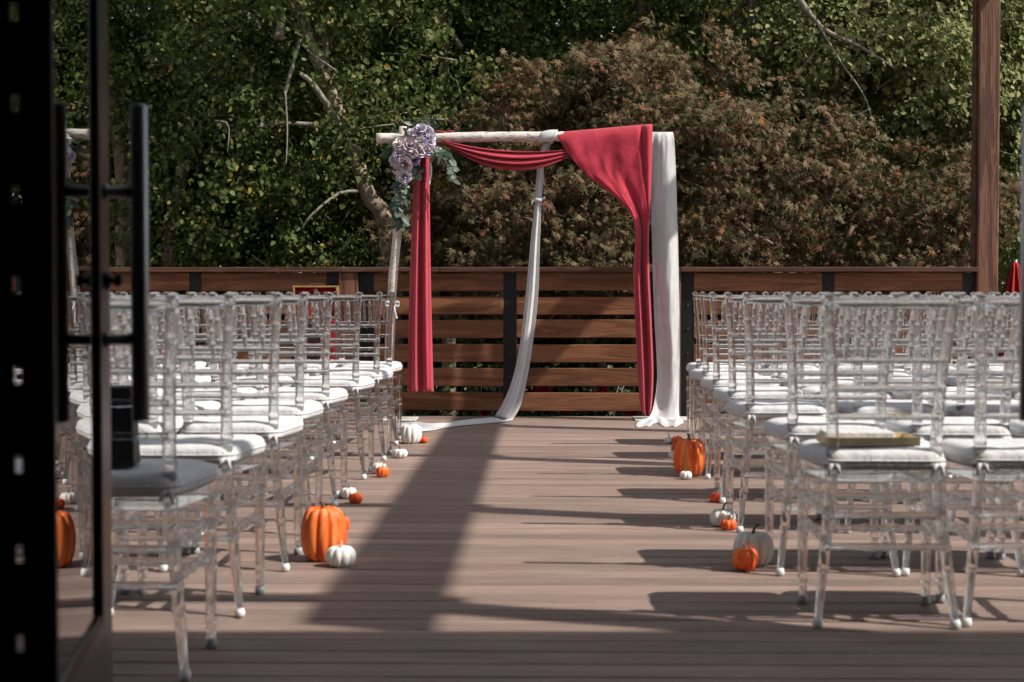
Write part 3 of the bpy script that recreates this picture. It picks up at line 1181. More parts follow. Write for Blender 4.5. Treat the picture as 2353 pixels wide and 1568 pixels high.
pumpkin(1735, 1305, 93, 82, 'whitepk', 'largest white pumpkin in chair shade, nearest the door', 12, 1.3, .2)
pumpkin(1715, 1315, 60, 56, 'orange', 'orange pumpkin in front of the largest white one, nearest the door', 9, .8, 1.6)

# ================================================================ ARCH
AD = 11.72       # distance of the arch
arch = thing('birch_arch', 'white birch pole arch standing before the fence', 'arch', at(1205, 968, AD))
aorg = arch.location.copy()
aorg.z = 0
arch.location = aorg


def ap(px, py, dd=0.0):
    return at(px, py, AD + dd) - aorg


def knotty(m, pts, r0, r1, n=26, sides=12, wob=.03):
    pp = polyline(pts, n)
    m.tube(pp, [(r0 + (r1 - r0) * i / (n - 1)) * (1 + random.uniform(-.05, .05)) for i in range(n)], sides, wob=wob)


m = MB()
knotty(m, [ap(865, 318.5), ap(1010, 316.5), ap(1250, 314), ap(1541, 317)], .039, .034, 40)
m.build('beam_pole', M['birchpole'], arch)
bp = MB()
p_base = ap(889, 966, .0)
p_base.z = 0.012
knotty(bp, [p_base, ap(897, 760), ap(903, 640), ap(914, 520), ap(926, 291, .0)], .036, .030, 40)
for i in range(26):                      # knots and lenticels standing out of the bark
    pass
bp.build('upright_pole', M['birchpole'], arch)
bp = MB()
pr = ap(1526, 964, .03)
pr.z = 0.012
knotty(bp, [pr, ap(1524, 700, .03), ap(1521, 318, .03)], .034, .03, 30)
bp.build('upright_pole', M['birchpole'], arch)
for q in (p_base, pr):
    MB().box(-.22, .22, -.16, .16, 0.001, .011, .002).build('base_plate', M['plate'], arch, (q.x, q.y, 0))

drapes = []


def interp_rows(keys, n):
    """keys: list of (t, tuple of floats); smooth interpolation"""
    ts = [k[0] for k in keys]
    vals = np.array([k[1] for k in keys], float)
    out = []
    for i in range(n):
        t = i / (n - 1)
        j = max(0, min(len(ts) - 2, sum(1 for q in ts if q <= t) - 1))
        f = (t - ts[j]) / max(1e-9, ts[j + 1] - ts[j])
        p1, p2 = vals[j], vals[j + 1]
        p0 = vals[j - 1] if j > 0 else 2 * p1 - p2
        p3 = vals[j + 2] if j + 2 < len(vals) else 2 * p2 - p1
        v = 0.5 * (2 * p1 + (p2 - p0) * f + (2 * p0 - 5 * p1 + 4 * p2 - p3) * f * f + (3 * p1 - p0 - 3 * p2 + p3) * f ** 3)
        out.append(v)
    return out


def cloth(name, label, keys, folds, amp, mat, nrow=70, ncol=64, dd=0.0, phase=0.3, cat='drape', extra=None, sharp=1.0, fine=.3):
    """keys: (t,(xl,yl,xr,yr,depth,ampscale)) in picture positions at the arch's distance"""
    K = interp_rows(keys, nrow)
    P = []
    for i, v in enumerate(K):
        xl, yl, xr, yr, dep, asc = v
        row = []
        for j in range(ncol):
            u = j / (ncol - 1)
            s = math.sin(2 * math.pi * folds * u + phase + 0.5 * math.sin(i * .05))
            s2 = math.sin(2 * math.pi * folds * 2.3 * u + 1.7 + i * .02) * fine
            s = math.copysign(abs(s) ** sharp, s)
            off = amp * asc * (s + s2)
            ex = extra(u, i / (nrow - 1)) if extra else 0.0
            row.append(at(xl + (xr - xl) * u, yl + (yr - yl) * u, AD + dd + dep + off + ex) - aorg)
        P.append(row)
    m = MB().grid(P)
    o = m.build(name, M[mat])
    o.location = aorg
    solidify(o, .003)
    tag(o, label, cat)
    drapes.append(o)
    return o


# straight red panel under the flowers
cloth('red_curtain', 'narrow crimson panel hanging straight below the flowers', [
    (0, (956, 322, 987, 322, -.03, .3)), (.06, (955, 345, 986, 345, -.055, .6)), (.12, (952, 375, 986, 375, -.055, .8)), (.5, (943, 610, 989, 610, -.05, 1.0)),
    (.8, (938, 790, 993, 790, -.05, 1.05)), (1, (937, 900, 996, 900.5, -.05, 1.1))], 2.0, .026, 'red', 60, 72, 0, .9)

# swag under the beam
P = []
nr, nc = 40, 80
for i in range(nr):
    v = i / (nr - 1)
    row = []
    for j in range(nc):
        u = j / (nc - 1)
        x0, x1 = 1012 + 10 * v, 1322 - 6 * v
        x = x0 + (x1 - x0) * u
        yt = 322 + 24 * (1 - (2 * u - 1) ** 2) * .55 + 20 * u
        yb = 330 + (4 * u * (1 - u)) * 47 + 26 * u
        sag = yt + (yb - yt) * v
        fold = math.sin(2 * math.pi * 3.2 * v + .6 + 1.2 * u)
        dep = -.035 - .05 * math.sin(math.pi * u) * math.sin(math.pi * (0.15 + .7 * v)) - .022 * fold * (0.35 + .65 * math.sin(math.pi * u))
        row.append(at(x, sag + 2.0 * fold * math.sin(math.pi * u), AD + dep) - aorg)
    P.append(row)
o = MB().grid(P).build('red_swag', M['red'])
o.location = aorg
solidify(o, .003)
tag(o, 'crimson swag drooping in folds beneath the middle of the birch beam', 'drape')
# a strip of the swag wrapped over the beam by the flowers
P = []
for i in range(24):
    a = math.pi * (.66 - .9 * i / 23)
    row = []
    for j in range(16):
        u = j / 15
        c = ap(1000 + 40 * u + 10 * (i / 23), 316.5)
        rr = .047 + .002 * math.sin(u * 9)
        row.append(c + Vector((0, math.cos(a) * rr, math.sin(a) * rr)))
    P.append(row)
wr = MB().grid(P).build('wrap', M['red'], o)
solidify(wr, .003)

# large red triangle gathered at the right upright and falling to the deck
def tri_extra(u, t):
    # long diagonal creases running from the beam to the gathering point, and the vertical fold along the upright
    w = max(0.0, 1 - t * 2.2) * min(1.0, max(0.0, (t - .075) * 12))
    a = u * .9 + t * 2.3
    cr = .026 * math.sin(12 * a + 1.5 * mnoise.noise(Vector((u * 3, t * 6, 0)))) * (1 - u) ** .7
    cr += .010 * math.sin(31 * a + 3 * mnoise.noise(Vector((u * 5, t * 9, 3)))) * (1 - .7 * u)
    cr += .012 * mnoise.noise(Vector((u * 4, t * 11, 7)))
    v = -.030 * math.exp(-((u - .955) / .035) ** 2) + .030 * math.exp(-((u - .885) / .022) ** 2)
    return w * cr + v * max(0.0, 1 - t * 2.0) * min(1.0, t * 20)


cloth('red_drape', 'broad crimson cloth pulled into a point at the upright then falling to the deck', [
    (0, (1282, 318, 1499, 318, .05, .1)), (.03, (1280, 304, 1499, 286, .0, .1)), (.07, (1284, 318, 1499, 300, -.05, .15)), (.14, (1305, 352, 1498, 345, -.06, .3)), (.22, (1345, 400, 1497, 395, -.065, .3)),
    (.30, (1405, 446, 1495, 445, -.07, .4)), (.37, (1447, 490, 1493, 495, -.07, .6)), (.44, (1460, 540, 1491, 545, -.065, .9)),
    (.55, (1456, 630, 1492, 630, -.06, 1.0)), (.70, (1460, 740, 1497, 740, -.06, 1.0)), (.85, (1466, 860, 1501, 860, -.06, 1.0)),
    (.95, (1472, 935, 1497, 935, -.06, .8)), (1, (1481, 957, 1492, 957, -.06, .6))], 1.6, .030, 'red', 110, 80, 0, 2.4, extra=tri_extra)

# white panel at the right end
def white_extra(u, t):
    return .010 * mnoise.noise(Vector((u * 3.0, t * 9.0, 4.0))) + .005 * mnoise.noise(Vector((u * 7.0 + t * 6, t * 14.0, 1.0)))


cloth('white_curtain', 'long white cloth hanging from the beam end and pooling on the deck', [
    (0, (1499, 318, 1543, 318, .05, .1)), (.03, (1497, 304, 1545, 304, .0, .1)), (.07, (1495, 322, 1549, 320, -.045, .3)), (.18, (1494, 400, 1553, 400, -.045, .8)), (.4, (1498, 560, 1558, 560, -.045, 1.0)),
    (.6, (1503, 720, 1561, 720, -.045, 1.0)), (.8, (1510, 860, 1561, 860, -.05, 1.0)), (.9, (1503, 925, 1560, 925, -.06, 1.0)), (.96, (1492, 957, 1561, 957, -.12, .8)), (1.0, (1472, 966.5, 1566, 966.5, -.17, .5))],
      0.9, .026, 'white', 100, 72, -.01, .9, fine=.12, extra=white_extra)
# its pool on the deck
P = []
for i in range(22):
    v = i / 21
    row = []
    for j in range(60):
        u = j / 59
        px = 1474 - 14 * math.sin(v * 1.6) + (1566 + 6 * v - (1474 - 14 * math.sin(v * 1.6))) * u
        py = 964 + 15 * v + 3.5 * math.sin(u * 11) * v + 2 * math.sin(u * 23 + 1) * v
        z = .004 + .034 * max(0, math.sin(math.pi * min(1, v * .95 + .05))) * (.55 + .45 * math.sin(u * 13 + 2 * v + 1)) * (min(1, 6 * u * (1 - u) + .15))
        q = ground(px, py)
        row.append(Vector((q.x, q.y, z)) - aorg)
    P.append(row)
pool = MB().grid(P).build('pooled_hem', M['white'], drapes[-1])
solidify(pool, .004, 1.0)

# white scarf: hangs from the beam and trails over the deck
sc_keys = [(0, (1247, 330, 1266, 330, .05)), (.05, (1236, 372, 1252, 372, .045)), (.13, (1231, 440, 1246, 440, .04)), (.17, (1229, 466, 1244, 466, .04)), (.30, (1219, 560, 1240, 560, .02)), (.45, (1208, 680, 1236, 680, .0)), (.60, (1195, 790, 1224, 790, -.03)),
           (.72, (1178, 870, 1210, 875, -.05)), (.82, (1156, 925, 1196, 932, -.09)), (.90, (1138, 955, 1178, 965, -.12))]
K = interp_rows([(t / .9, v) for t, v in sc_keys], 60)
P = []
for i, (xl, yl, xr, yr, dep) in enumerate(K):
    row = []
    for j in range(26):
        u = j / 25
        off = .009 * math.sin(2 * math.pi * 1.4 * u + .4 + i * .02) + .003 * math.sin(2 * math.pi * 3.3 * u)
        q = at(xl + (xr - xl) * u, yl + (yr - yl) * u, AD + dep + off)
        q.z = max(q.z, .006)
        row.append(q - aorg)
    P.append(row)
# floor trail
tr_keys = [(0, (1132, 961, 1166, 970)), (.25, (1085, 969, 1095, 977)), (.5, (1030, 975, 1035, 983)), (.7, (990, 977, 993, 991)), (.86, (950, 972, 955, 994)), (1.0, (905, 974, 912, 992))]
for i, (xl, yl, xr, yr) in enumerate(interp_rows(tr_keys, 60)):
    row = []
    for j in range(26):
        u = j / 25
        q = ground(xl + (xr - xl) * u, yl + (yr - yl) * u)
        q.z = .006 + .012 * (1 + math.sin(6.3 * 1.5 * u + i * .25)) * math.sin(math.pi * min(1, max(0, u))) * (1 if i > 3 else i / 3)
        row.append(q - aorg)
    P.append(row)
o = MB().grid(P).build('white_scarf', M['white'])
o.location = aorg
solidify(o, .003)
tag(o, 'slim white scarf falling from the beam middle and trailing along the deck', 'drape')
# the scarf's wrap round the beam and its small tie halfway
P = []
for i in range(30):
    a = 2 * math.pi * i / 29
    row = []
    for j in range(14):
        u = j / 13
        c = ap(1240 + 36 * u + 6 * math.sin(a), 314)
        rr = .038 + .010 * u + .004 * math.sin(a * 3 + u * 5)
        row.append(c + Vector((0, math.cos(a) * rr, math.sin(a) * rr)))
    P.append(row)
w_ = MB().grid(P).build('wrap', M['white'], o)
solidify(w_, .003)
kn = MB()
c = ap(1236, 461, .03)
kn.tube([c + Vector((-.03, 0, 0)), c + Vector((-.01, -.02, .004)), c + Vector((.012, -.022, .0)), c + Vector((.032, 0, .008))], [.010, .014, .014, .010], 8)
kn.tube([c + Vector((.03, -.01, .004)), c + Vector((.045, -.015, .018)), c + Vector((.05, -.015, .03))], [.006, .010, .004], 6)
kn.tube([c + Vector((-.03, -.01, .0)), c + Vector((-.042, -.015, -.014)), c + Vector((-.045, -.015, -.034))], [.006, .010, .004], 6)
kn.build('knot', M['white'], o)

# white bow on the left pole
bc = at(902, 703, AD - .05)
bow = thing('ribbon_bow', 'small white ribbon bow tied to the birch upright above the chairs', 'ribbon', bc)
for s in (-1, 1):
    P = []
    for i in range(14):
        a = 2 * math.pi * i / 13
        P.append([(s * (.018 + .017 * (1 - math.cos(a))), -.012 + w * .0, .016 * math.sin(a) + .012 + w * .018 - .009) for w in (0, .5, 1)])
    solidify(MB().grid(P).build('loop', M['ribbon'], bow), .002)
    P = []
    for i in range(10):
        v = i / 9
        P.append([(s * (.006 + .022 * v) + (w - .5) * .022, -.016 - .006 * math.sin(v * 5), -.095 * v) for w in (0, .5, 1)])
    solidify(MB().grid(P).build('tail', M['ribbon'], bow), .002)
MB().tube([(0, .085, .004), (0, -.02, .004)], .010, 8).build('knot', M['ribbon'], bow)

# ================================================================ FLOWERS ON THE ARCH
def rose_mesh(name, mat, seed, open_=1.0):
    rnd = random.Random(seed)
    m = MB()
    layers = [(4, .28, .62, .25), (5, .50, .70, .42), (6, .78, .66, .70), (7, 1.0, .52, .98)]
    for li, (n, rad, hgt, flare) in enumerate(layers):
        for k in range(n):
            a0 = 2 * math.pi * k / n + li * .7 + rnd.uniform(-.15, .15)
            wdt = 2 * math.pi / n * .78
            P = []
            for i in range(5):
                v = i / 4
                row = []
                for j in range(5):
                    u = j / 4 * 2 - 1
                    edge = (1 - .45 * u * u)
                    a = a0 + u * wdt * (0.55 + .45 * v)
                    r = rad * (.30 + .70 * (v ** .8)) * open_ + flare * .16 * v ** 3 - .05 * abs(u) * v
                    z = -0.45 + (hgt + .45) * v * edge * (1 if li < 3 else .9) - (flare * .42) * v ** 3 * open_
                    row.append((r * math.cos(a), r * math.sin(a), z))
                P.append(row)
            m.grid(P)
    # heart of the bloom
    m.tube([(0, 0, -.3), (0, 0, .2), (.03, 0, .52), (0.03, .02, .60)], [.10, .15, .13, .03], 7)
    me = m.mesh(name, mat)
    return me


FC = at(950, 345, AD - .10)
bouq = thing('flower_arrangement', 'lavender and cream rose arrangement with eucalyptus on the arch corner', 'flowers', FC)
rm = {}
for kname in ('lav', 'purple', 'cream', 'mauve'):
    for s in (0, 1):
        rm[(kname, s)] = rose_mesh('rose', M[kname], hash(kname) % 97 + s * 31 if False else {'lav': 3, 'purple': 9, 'cream': 15, 'mauve': 22}[kname] + s * 31, .95 + .12 * s)
roses = [(967, 294, 13, 'lav'), (978, 306, 16, 'lav'), (957, 305, 14, 'lav'), (948, 303, 10, 'lav'), (991, 314, 12, 'lav'), (943, 333, 19, 'mauve'), (965, 326, 13, 'cream'), (988, 323, 14, 'lav'),
         (919, 330, 16, 'cream'), (966, 345, 15, 'mauve'), (983, 345, 17, 'lav'), (926, 343, 12, 'mauve'), (934, 349, 10, 'purple'), (949, 352, 11, 'mauve'), (918, 358, 15, 'lav'), (927, 357, 14, 'cream'),
         (912, 371, 14, 'cream'), (951, 366, 13, 'purple'), (928, 379, 19, 'mauve'), (930, 407, 14, 'lav'), (975, 322, 9, 'purple'), (905, 367, 9, 'lav')]
for i, (px, py, rr, kname) in enumerate(roses):
    dd = -.12 - .05 * math.cos((px - 945) / 60) + random.uniform(-.02, .02)
    p = at(px, py, AD + dd)
    rad = rr * AD / FPX * 1.02
    o = link('rose', rm[(kname, i % 2)], bouq, p - FC)
    o.scale = (rad, rad, rad)
    d = Vector((random.uniform(-.5, .5) + (px - 950) / 90, -1.0, random.uniform(-.1, .6) + (345 - py) / 90))
    o.rotation_euler = d.to_track_quat('Z', 'Y').to_euler()


def leaf_shape(L, W, bend=.15, n=5):
    P = []
    for i in range(n + 1):
        v = i / n
        w = W * (math.sin(math.pi * (v ** .85)) ** .75) / 2 + .0004
        P.append([(-w, v * L, -bend * L * v * v + .10 * w), (0, v * L, -bend * L * v * v), (w, v * L, -bend * L * v * v + .10 * w)])
    return P


lv_e = MB().grid(leaf_shape(.052, .042)).mesh('leaf', M['euca'])
lv_g = MB().grid(leaf_shape(.085, .034)).mesh('leaf', M['greenery'])
lv_p = MB().grid(leaf_shape(.062, .024)).mesh('leaf', M['euca'])


def spray(pts, meshes, n, size=1.0, twig=True):
    pp = polyline(pts, 24)
    sm = MB().tube([p - FC for p in pp], [.0028] * 24, 5)
    st = sm.build('stem', M['twig'], bouq)
    for k in range(n):
        f = (k + .6) / n
        p = pp[min(23, int(f * 23))]
        d = (pp[min(23, int(f * 23) + 1)] - pp[max(0, int(f * 23) - 1)]).normalized()
        sd = Vector((random.choice((-1, 1)) * random.uniform(.4, 1.1), random.uniform(-.9, .2), random.uniform(-.4, .3)))
        ydir = (d * .8 + sd).normalized()
        nrm = Vector((random.uniform(-.5, .5), -1, random.uniform(0, .9)))
        zdir = (nrm - ydir * nrm.dot(ydir)).normalized()
        xdir = ydir.cross(zdir)
        o = link('leaf', random.choice(meshes), st)
        o.matrix_local = Matrix.Translation(p - FC) @ Matrix((xdir, ydir, zdir)).transposed().to_4x4() @ Matrix.Scale(size * random.uniform(.75, 1.25), 4)


spray([at(995, 345, AD - .12), at(1018, 352, AD - .14), at(1035, 375, AD - .15), at(1047, 408, AD - .15)], [lv_e, lv_e, lv_p], 20, 1.0)
spray([at(1000, 350, AD - .10), at(1022, 368, AD - .11), at(1036, 395, AD - .12), at(1040, 414, AD - .12)], [lv_p], 14, 1.0)
spray([at(995, 340, AD - .10), at(1010, 345, AD - .13), at(1022, 352, AD - .13)], [lv_e, lv_g], 8, 1.0)
spray([at(925, 395, AD - .10), at(925, 430, AD - .10), at(921, 470, AD - .08), at(919, 522, AD - .06)], [lv_e, lv_g, lv_p], 26, 1.15)
spray([at(918, 400, AD - .08), at(914, 440, AD - .09), at(918, 480, AD - .08), at(926, 505, AD - .08)], [lv_g, lv_e], 16, 1.1)
spray([at(955, 310, AD - .06), at(952, 298, AD - .06), at(947, 286, AD - .06)], [lv_p, lv_g], 6, .8)
spray([at(975, 305, AD - .04), at(985, 295, AD - .04), at(988, 283, AD - .04)], [lv_g, lv_e], 7, 1.0)
spray([at(930, 325, AD - .05), at(910, 335, AD - .05), at(896, 352, AD - .05)], [lv_g], 9, 1.0)
spray([at(940, 380, AD - .08), at(955, 388, AD - .1), at(958, 402, AD - .1)], [lv_g, lv_e], 8, 1.1)
spray([at(925, 325, AD - .06), at(935, 315, AD - .07), at(945, 308, AD - .07)], [lv_g, lv_p], 6, 1.0)
# small lilac filler sprigs
sp_me = MB()
for k in range(5):
    a = 2 * math.pi * k / 5
    sp_me.grid([[(math.cos(a - .5) * r * .6, math.sin(a - .5) * r * .6, .2 * r), (math.cos(a) * r, math.sin(a) * r, .35 * r), (math.cos(a + .5) * r * .6, math.sin(a + .5) * r * .6, .2 * r)] for r in (.1, .6, 1.0)])
sp_me = sp_me.mesh('sprig_flower', M['lav'])
for (x, y_) in [(897, 372), (900, 380), (906, 388), (912, 396), (903, 395), (915, 404), (921, 414), (926, 422), (934, 424), (898, 365), (1006, 338), (1012, 342), (1030, 356), (920, 428), (939, 430), (910, 384), (907, 400)]:
    p = at(x, y_, AD - .13 + random.uniform(-.02, .02))
    o = link('sprig_flower', sp_me, bouq, p - FC)
    s = random.uniform(.010, .018)
    o.scale = (s, s, s)
    o.rotation_euler = Vector((random.uniform(-.6, .6), -1, random.uniform(-.3, .7))).to_track_quat('Z', 'Y').to_euler()
# hanging white ribbon
P = []
for i in range(16):
    v = i / 15
    P.append([at(986 + 3 * math.sin(v * 4) + w * 4, 372 + 54 * v, AD - .12) - FC for w in (0, 1)])
solidify(MB().grid(P).build('ribbon_tail', M['ribbon'], bouq), .002)

# ================================================================ RED BOX ON ITS TABLE, PARASOL
TD = 11.05
tb = at(728, 700, TD)
tab = thing('side_table', 'small table under a dark cloth behind the chairs by the fence', 'table', (tb.x, tb.y, 0))
tw = .15
P = []
nn = 64
for i, (z, s) in enumerate([(.752, .0), (.752, .5), (.752, .97), (.748, 1.0), (.70, 1.02), (.5, 1.05), (.3, 1.09), (.02, 1.14)]):
    row = []
    for j in range(nn):
        a = 2 * math.pi * j / nn
        c, sn_ = math.cos(a), math.sin(a)
        k = 1 / max(abs(c), abs(sn_))
        k = k * .75 + .25 * 1.15
        w = 1 + (0.05 * math.sin(a * 12) * min(1, max(0, (.74 - z) * 2)))
        row.append((tw * s * k * c * w, tw * s * k * sn_ * w, z))
    P.append(row)
MB().grid(P, closed_u=True).build('cloth', M['tablecloth'], tab)
MB().box(.115, .150, -.188, -.182, .03, .74, .002).build('runner', M['redtable'], tab)
for sx in (-1, 1):
    for sy in (-1, 1):
        MB().box(sx * .10 - .012, sx * .10 + .012, sy * .10 - .012, sy * .10 + .012, 0, .735, .002).build('leg', M['black'], tab)
bxo = thing('wooden_box', 'open gilt edged wooden box lined in red, standing on the small dark table', 'box', (tb.x, tb.y, .7525))
W2, H2, D2 = .155, .222, .07
MB().box(-W2, W2, -D2, D2, 0, .012, .002).build('bottom', M['trim'], bxo)
MB().box(-W2, W2, -D2, D2, H2 - .012, H2, .002).build('top', M['trim'], bxo)
for s in (-1, 1):
    MB().box(min(s * W2, s * (W2 - .014)), max(s * W2, s * (W2 - .014)), -D2, D2, .0125, H2 - .0125, .002).build('side', M['trim'], bxo)
MB().box(-W2 + .0145, W2 - .0145, -.035, D2 - .004, .0125, H2 - .0125, .006).build('lining', M['velvet'], bxo)
MB().box(-W2 + .02, W2 - .02, -.046, -.036, H2 - .045, H2 - .030, .003).build('moulding', M['velvet'], bxo)
hm = MB()
hm.tube(polyline([(-.045, 0, H2), (-.04, 0, H2 + .012), (0, 0, H2 + .013), (.04, 0, H2 + .012), (.045, 0, H2)], 14), .0035, 6)
hm.build('handle', M['brass'], bxo)
cl = MB().box(-.012, .012, -.056, -.047, H2 - .055, H2 - .020, .002)
cl.tube([(-.018, -.052, H2 - .03), (0, -.058, H2 - .026), (.018, -.052, H2 - .03)], .004, 6)
cl.tube([(0, -.056, H2 - .05), (0, -.062, H2 - .045), (0, -.056, H2 - .04)], .004, 6)
cl.build('clasp', M['brass'], bxo)

# closed red parasol standing in the garden beyond the fence
pt = at(2333, 604, 14.6)
par = thing('closed_parasol', 'closed red parasol standing beyond the fence beside the tall post', 'parasol', (pt.x, pt.y, GZ))
ht = pt.z - GZ
MB().tube([(0, 0, 0.06), (0, 0, ht + .03)], .019, 10).build('pole', M['greymetal'], par)
MB().tube([(0, 0, 0), (0, 0, .05), (0, 0, .07)], [.25, .24, .06], 20).build('base', M['black'], par)
P = []
for i in range(24):
    v = i / 23
    row = []
    rr = .022 + .115 * math.sin(min(1, v * 1.5) * 1.57) * (1 - .35 * max(0, v - .6)) - (.045 if .30 < v < .36 else 0)
    for j in range(64):
        a = 2 * math.pi * j / 64
        fold = 1 + .33 * math.sin(8 * a + v * 2.2)
        row.append((rr * fold * math.cos(a + v * .4), rr * fold * math.sin(a + v * .4), ht - v * 1.25))
    P.append(row)
solidify(MB().grid(P, closed_u=True).build('canopy', M['parasol'], par), .003)
MB().tube([(0.13 * math.cos(a), .13 * math.sin(a), ht - .42) for a in [i * math.pi / 10 for i in range(21)]], .009, 6, cap=False).build('strap', M['parasol'], par)

# ================================================================ TREES
def rand_dirs(n, rng):
    v = rng.normal(size=(n, 3))
    return v / np.linalg.norm(v, axis=1, keepdims=True)


def norm(v):
    return v / np.maximum(1e-9, np.linalg.norm(v, axis=1, keepdims=True))


OV_V = np.array([(0, 0, 0), (-.36, .28, .09), (-.27, .64, .07), (0, 1, 0), (.27, .64, .07), (.36, .28, .09)], float)
OV_F = np.array([(0, 3, 2, 1), (0, 5, 4, 3)], int)
BIG_V = np.array([(0, 0, 0), (-.42, .5, .08), (0, 1, 0), (.42, .5, .08)], float)
BIG_F = np.array([(0, 3, 2, 1)], int)


def maple_shape():
    vs = [(0, 0, 0)]
    tips = [(-118, .62), (-62, .86), (-22, .98) if False else (-30, .95), (0, 1.08), (30, .95), (62, .86), (118, .62)]
    tips = [(-128, .45), (-82, .72), (-40, .95), (0, 1.08), (40, .95), (82, .72), (128, .45)]
    ang = [t[0] for t in tips]
    notch = [-150] + [(a + b) / 2 for a, b in zip(ang[:-1], ang[1:])] + [150]
    fs = []
    nid = []
    for a in notch:
        nid.append(len(vs))
        r = .29
        vs.append((r * math.sin(R(a)), r * math.cos(R(a)), .02))
    for i, (a, r) in enumerate(tips):
        ti = len(vs)
        vs.append((r * math.sin(R(a)), r * math.cos(R(a)), -.10 * r))
        fs.append((0, nid[i + 1], ti, nid[i]))
    return np.array(vs, float), np.array(fs, int)


MP_V, MP_F = maple_shape()


def leaf_cloud(name, centers, per, spread, size, shape, mat, outward=None, droop=0.5, up=0.6, rnd=0.9, seed=1, face=None, jitter=0.5, spray=0.0):
    """leaves scattered round cluster centres; returns a mesh"""
    rng = np.random.default_rng(seed)
    SV, SF = shape
    C = np.repeat(centers, per, axis=0)
    n = len(C)
    pos = C + rng.normal(size=(n, 3)) * np.array(spread)
    if spray:
        sd = rand_dirs(len(centers), rng)
        sd[:, 2] = sd[:, 2] * .45 - .15
        if outward is not None:
            sd = norm(sd + outward * .5)
        tt = rng.uniform(-.35, 1.0, size=(n, 1)) * spray
        pos = pos + np.repeat(sd, per, axis=0) * tt
        pos[:, 2] -= (tt[:, 0] ** 2) * .5
    nrm = rand_dirs(n, rng) * rnd
    if outward is not None:
        nrm += np.repeat(outward, per, axis=0) * 0.6
    nrm[:, 2] += up
    if face is not None:
        nrm += np.array(face)
    nrm = norm(nrm)
    tip = rand_dirs(n, rng)
    tip[:, 2] -= droop
    tip = tip - nrm * np.sum(tip * nrm, axis=1, keepdims=True)
    tip = norm(tip)
    side = np.cross(tip, nrm)
    s = size * (1 + rng.uniform(-jitter, jitter, size=(n, 1)))
    k = len(SV)
    V = np.zeros((n, k, 3))
    for i in range(k):
        V[:, i, :] = pos + (side * SV[i, 0] + tip * SV[i, 1] + nrm * SV[i, 2]) * s
    F = (SF[None, :, :] + (np.arange(n) * k)[:, None, None]).reshape(-1, SF.shape[1])
    return fast_mesh(name, V.reshape(-1, 3), F, mat)


def blob_points(blobs, n, rng, shell=0.55):
    """random points in a union of ellipsoids, biased to the outside; blobs: (cx,cy,cz,rx,ry,rz)"""
    vol = np.array([b[3] * b[4] * b[5] for b in blobs])
    vol = vol ** .8
    pick = rng.choice(len(blobs), size=n, p=vol / vol.sum())
    B = np.array(blobs)[pick]
    d = rand_dirs(n, rng)
    r = (shell ** 3 + (1 - shell ** 3) * rng.uniform(size=n)) ** (1 / 3)
    r = r * (1 + .18 * np.sin(d[:, 0] * 5 + pick) * np.cos(d[:, 2] * 6 + 1.3 * pick))
    return B[:, :3] + d * r[:, None] * B[:, 3:], d


def limb(m, pts, r0, r1, n=18, sides=8, wob=.08):
    pp = polyline(pts, n)
    m.tube(pp, [r0 + (r1 - r0) * (i / (n - 1)) ** .8 for i in range(n)], sides, wob=wob)


def to_local(p, o):
    return Vector(p) - Vector(o)


def tree(name, label, base, trunks, limbs, blobs, nclust, per, spread, size, shape, mat, bark, seed, droop=.5, up=.5, rnd=.9, face=None, shell=.5, twigs=60, group=None, void=-.12, vscale=1.25, spray=.32):
    t = thing(name, label, 'tree', base, 0, group)
    b = Vector(base)
    for pts, r0, r1 in trunks:
        m = MB()
        limb(m, [Vector(p) - b for p in pts], r0, r1, 30, 10, .10)
        tk = m.build('trunk', M[bark], t)
    for pts, r0, r1 in limbs:
        m = MB()
        limb(m, [Vector(p) - b for p in pts], r0, r1, 16, 7, .08)
        m.build('branch', M['twig'], t)
    rng = np.random.default_rng(seed)
    lb = [(q[0] - b.x, q[1] - b.y, q[2] - b.z, q[3], q[4], q[5]) for q in blobs]
    C, D = blob_points(lb, nclust, rng, shell)
    if void > -1:
        keep = np.array([mnoise.noise(Vector((c[0] * vscale, c[1] * vscale, c[2] * vscale + seed))) > void + .25 * mnoise.noise(Vector((c[0] * 3.1, c[1] * 3.1, c[2] * 3.1))) for c in C])
        C, D = C[keep], D[keep]
    me = leaf_cloud('crown', C, per, spread, size, shape, M[mat], D, droop, up, rnd, seed + 5, face, spray=spray)
    cr = link('crown', me, t)
    cr['kind'] = 'stuff'
    if twigs:
        m = MB()
        rr = random.Random(seed)
        for i in range(twigs):
            c = Vector(C[rr.randrange(len(C))])
            d = Vector((rr.uniform(-1, 1), rr.uniform(-1, .4), rr.uniform(-.7, .5))).normalized()
            L = rr.uniform(.35, .9)
            p0, p1 = c - d * L * .5, c + d * L * .5
            mid = (p0 + p1) / 2 + Vector((rr.uniform(-.1, .1), rr.uniform(-.1, .1), rr.uniform(-.05, .12)))
            m.tube(polyline([p0, mid, p1], 6), [.010, .009, .0075, .006, .005, .003], 4)
        tw_ = m.build('twigs', M['twig'], t)
        tw_['kind'] = 'stuff'
    return t


def tp(px, py, d):
    return at(px, py, d)


SHP_OV = (OV_V, OV_F)
SHP_MP = (MP_V, MP_F)
SHP_BIG = (BIG_V, BIG_F)

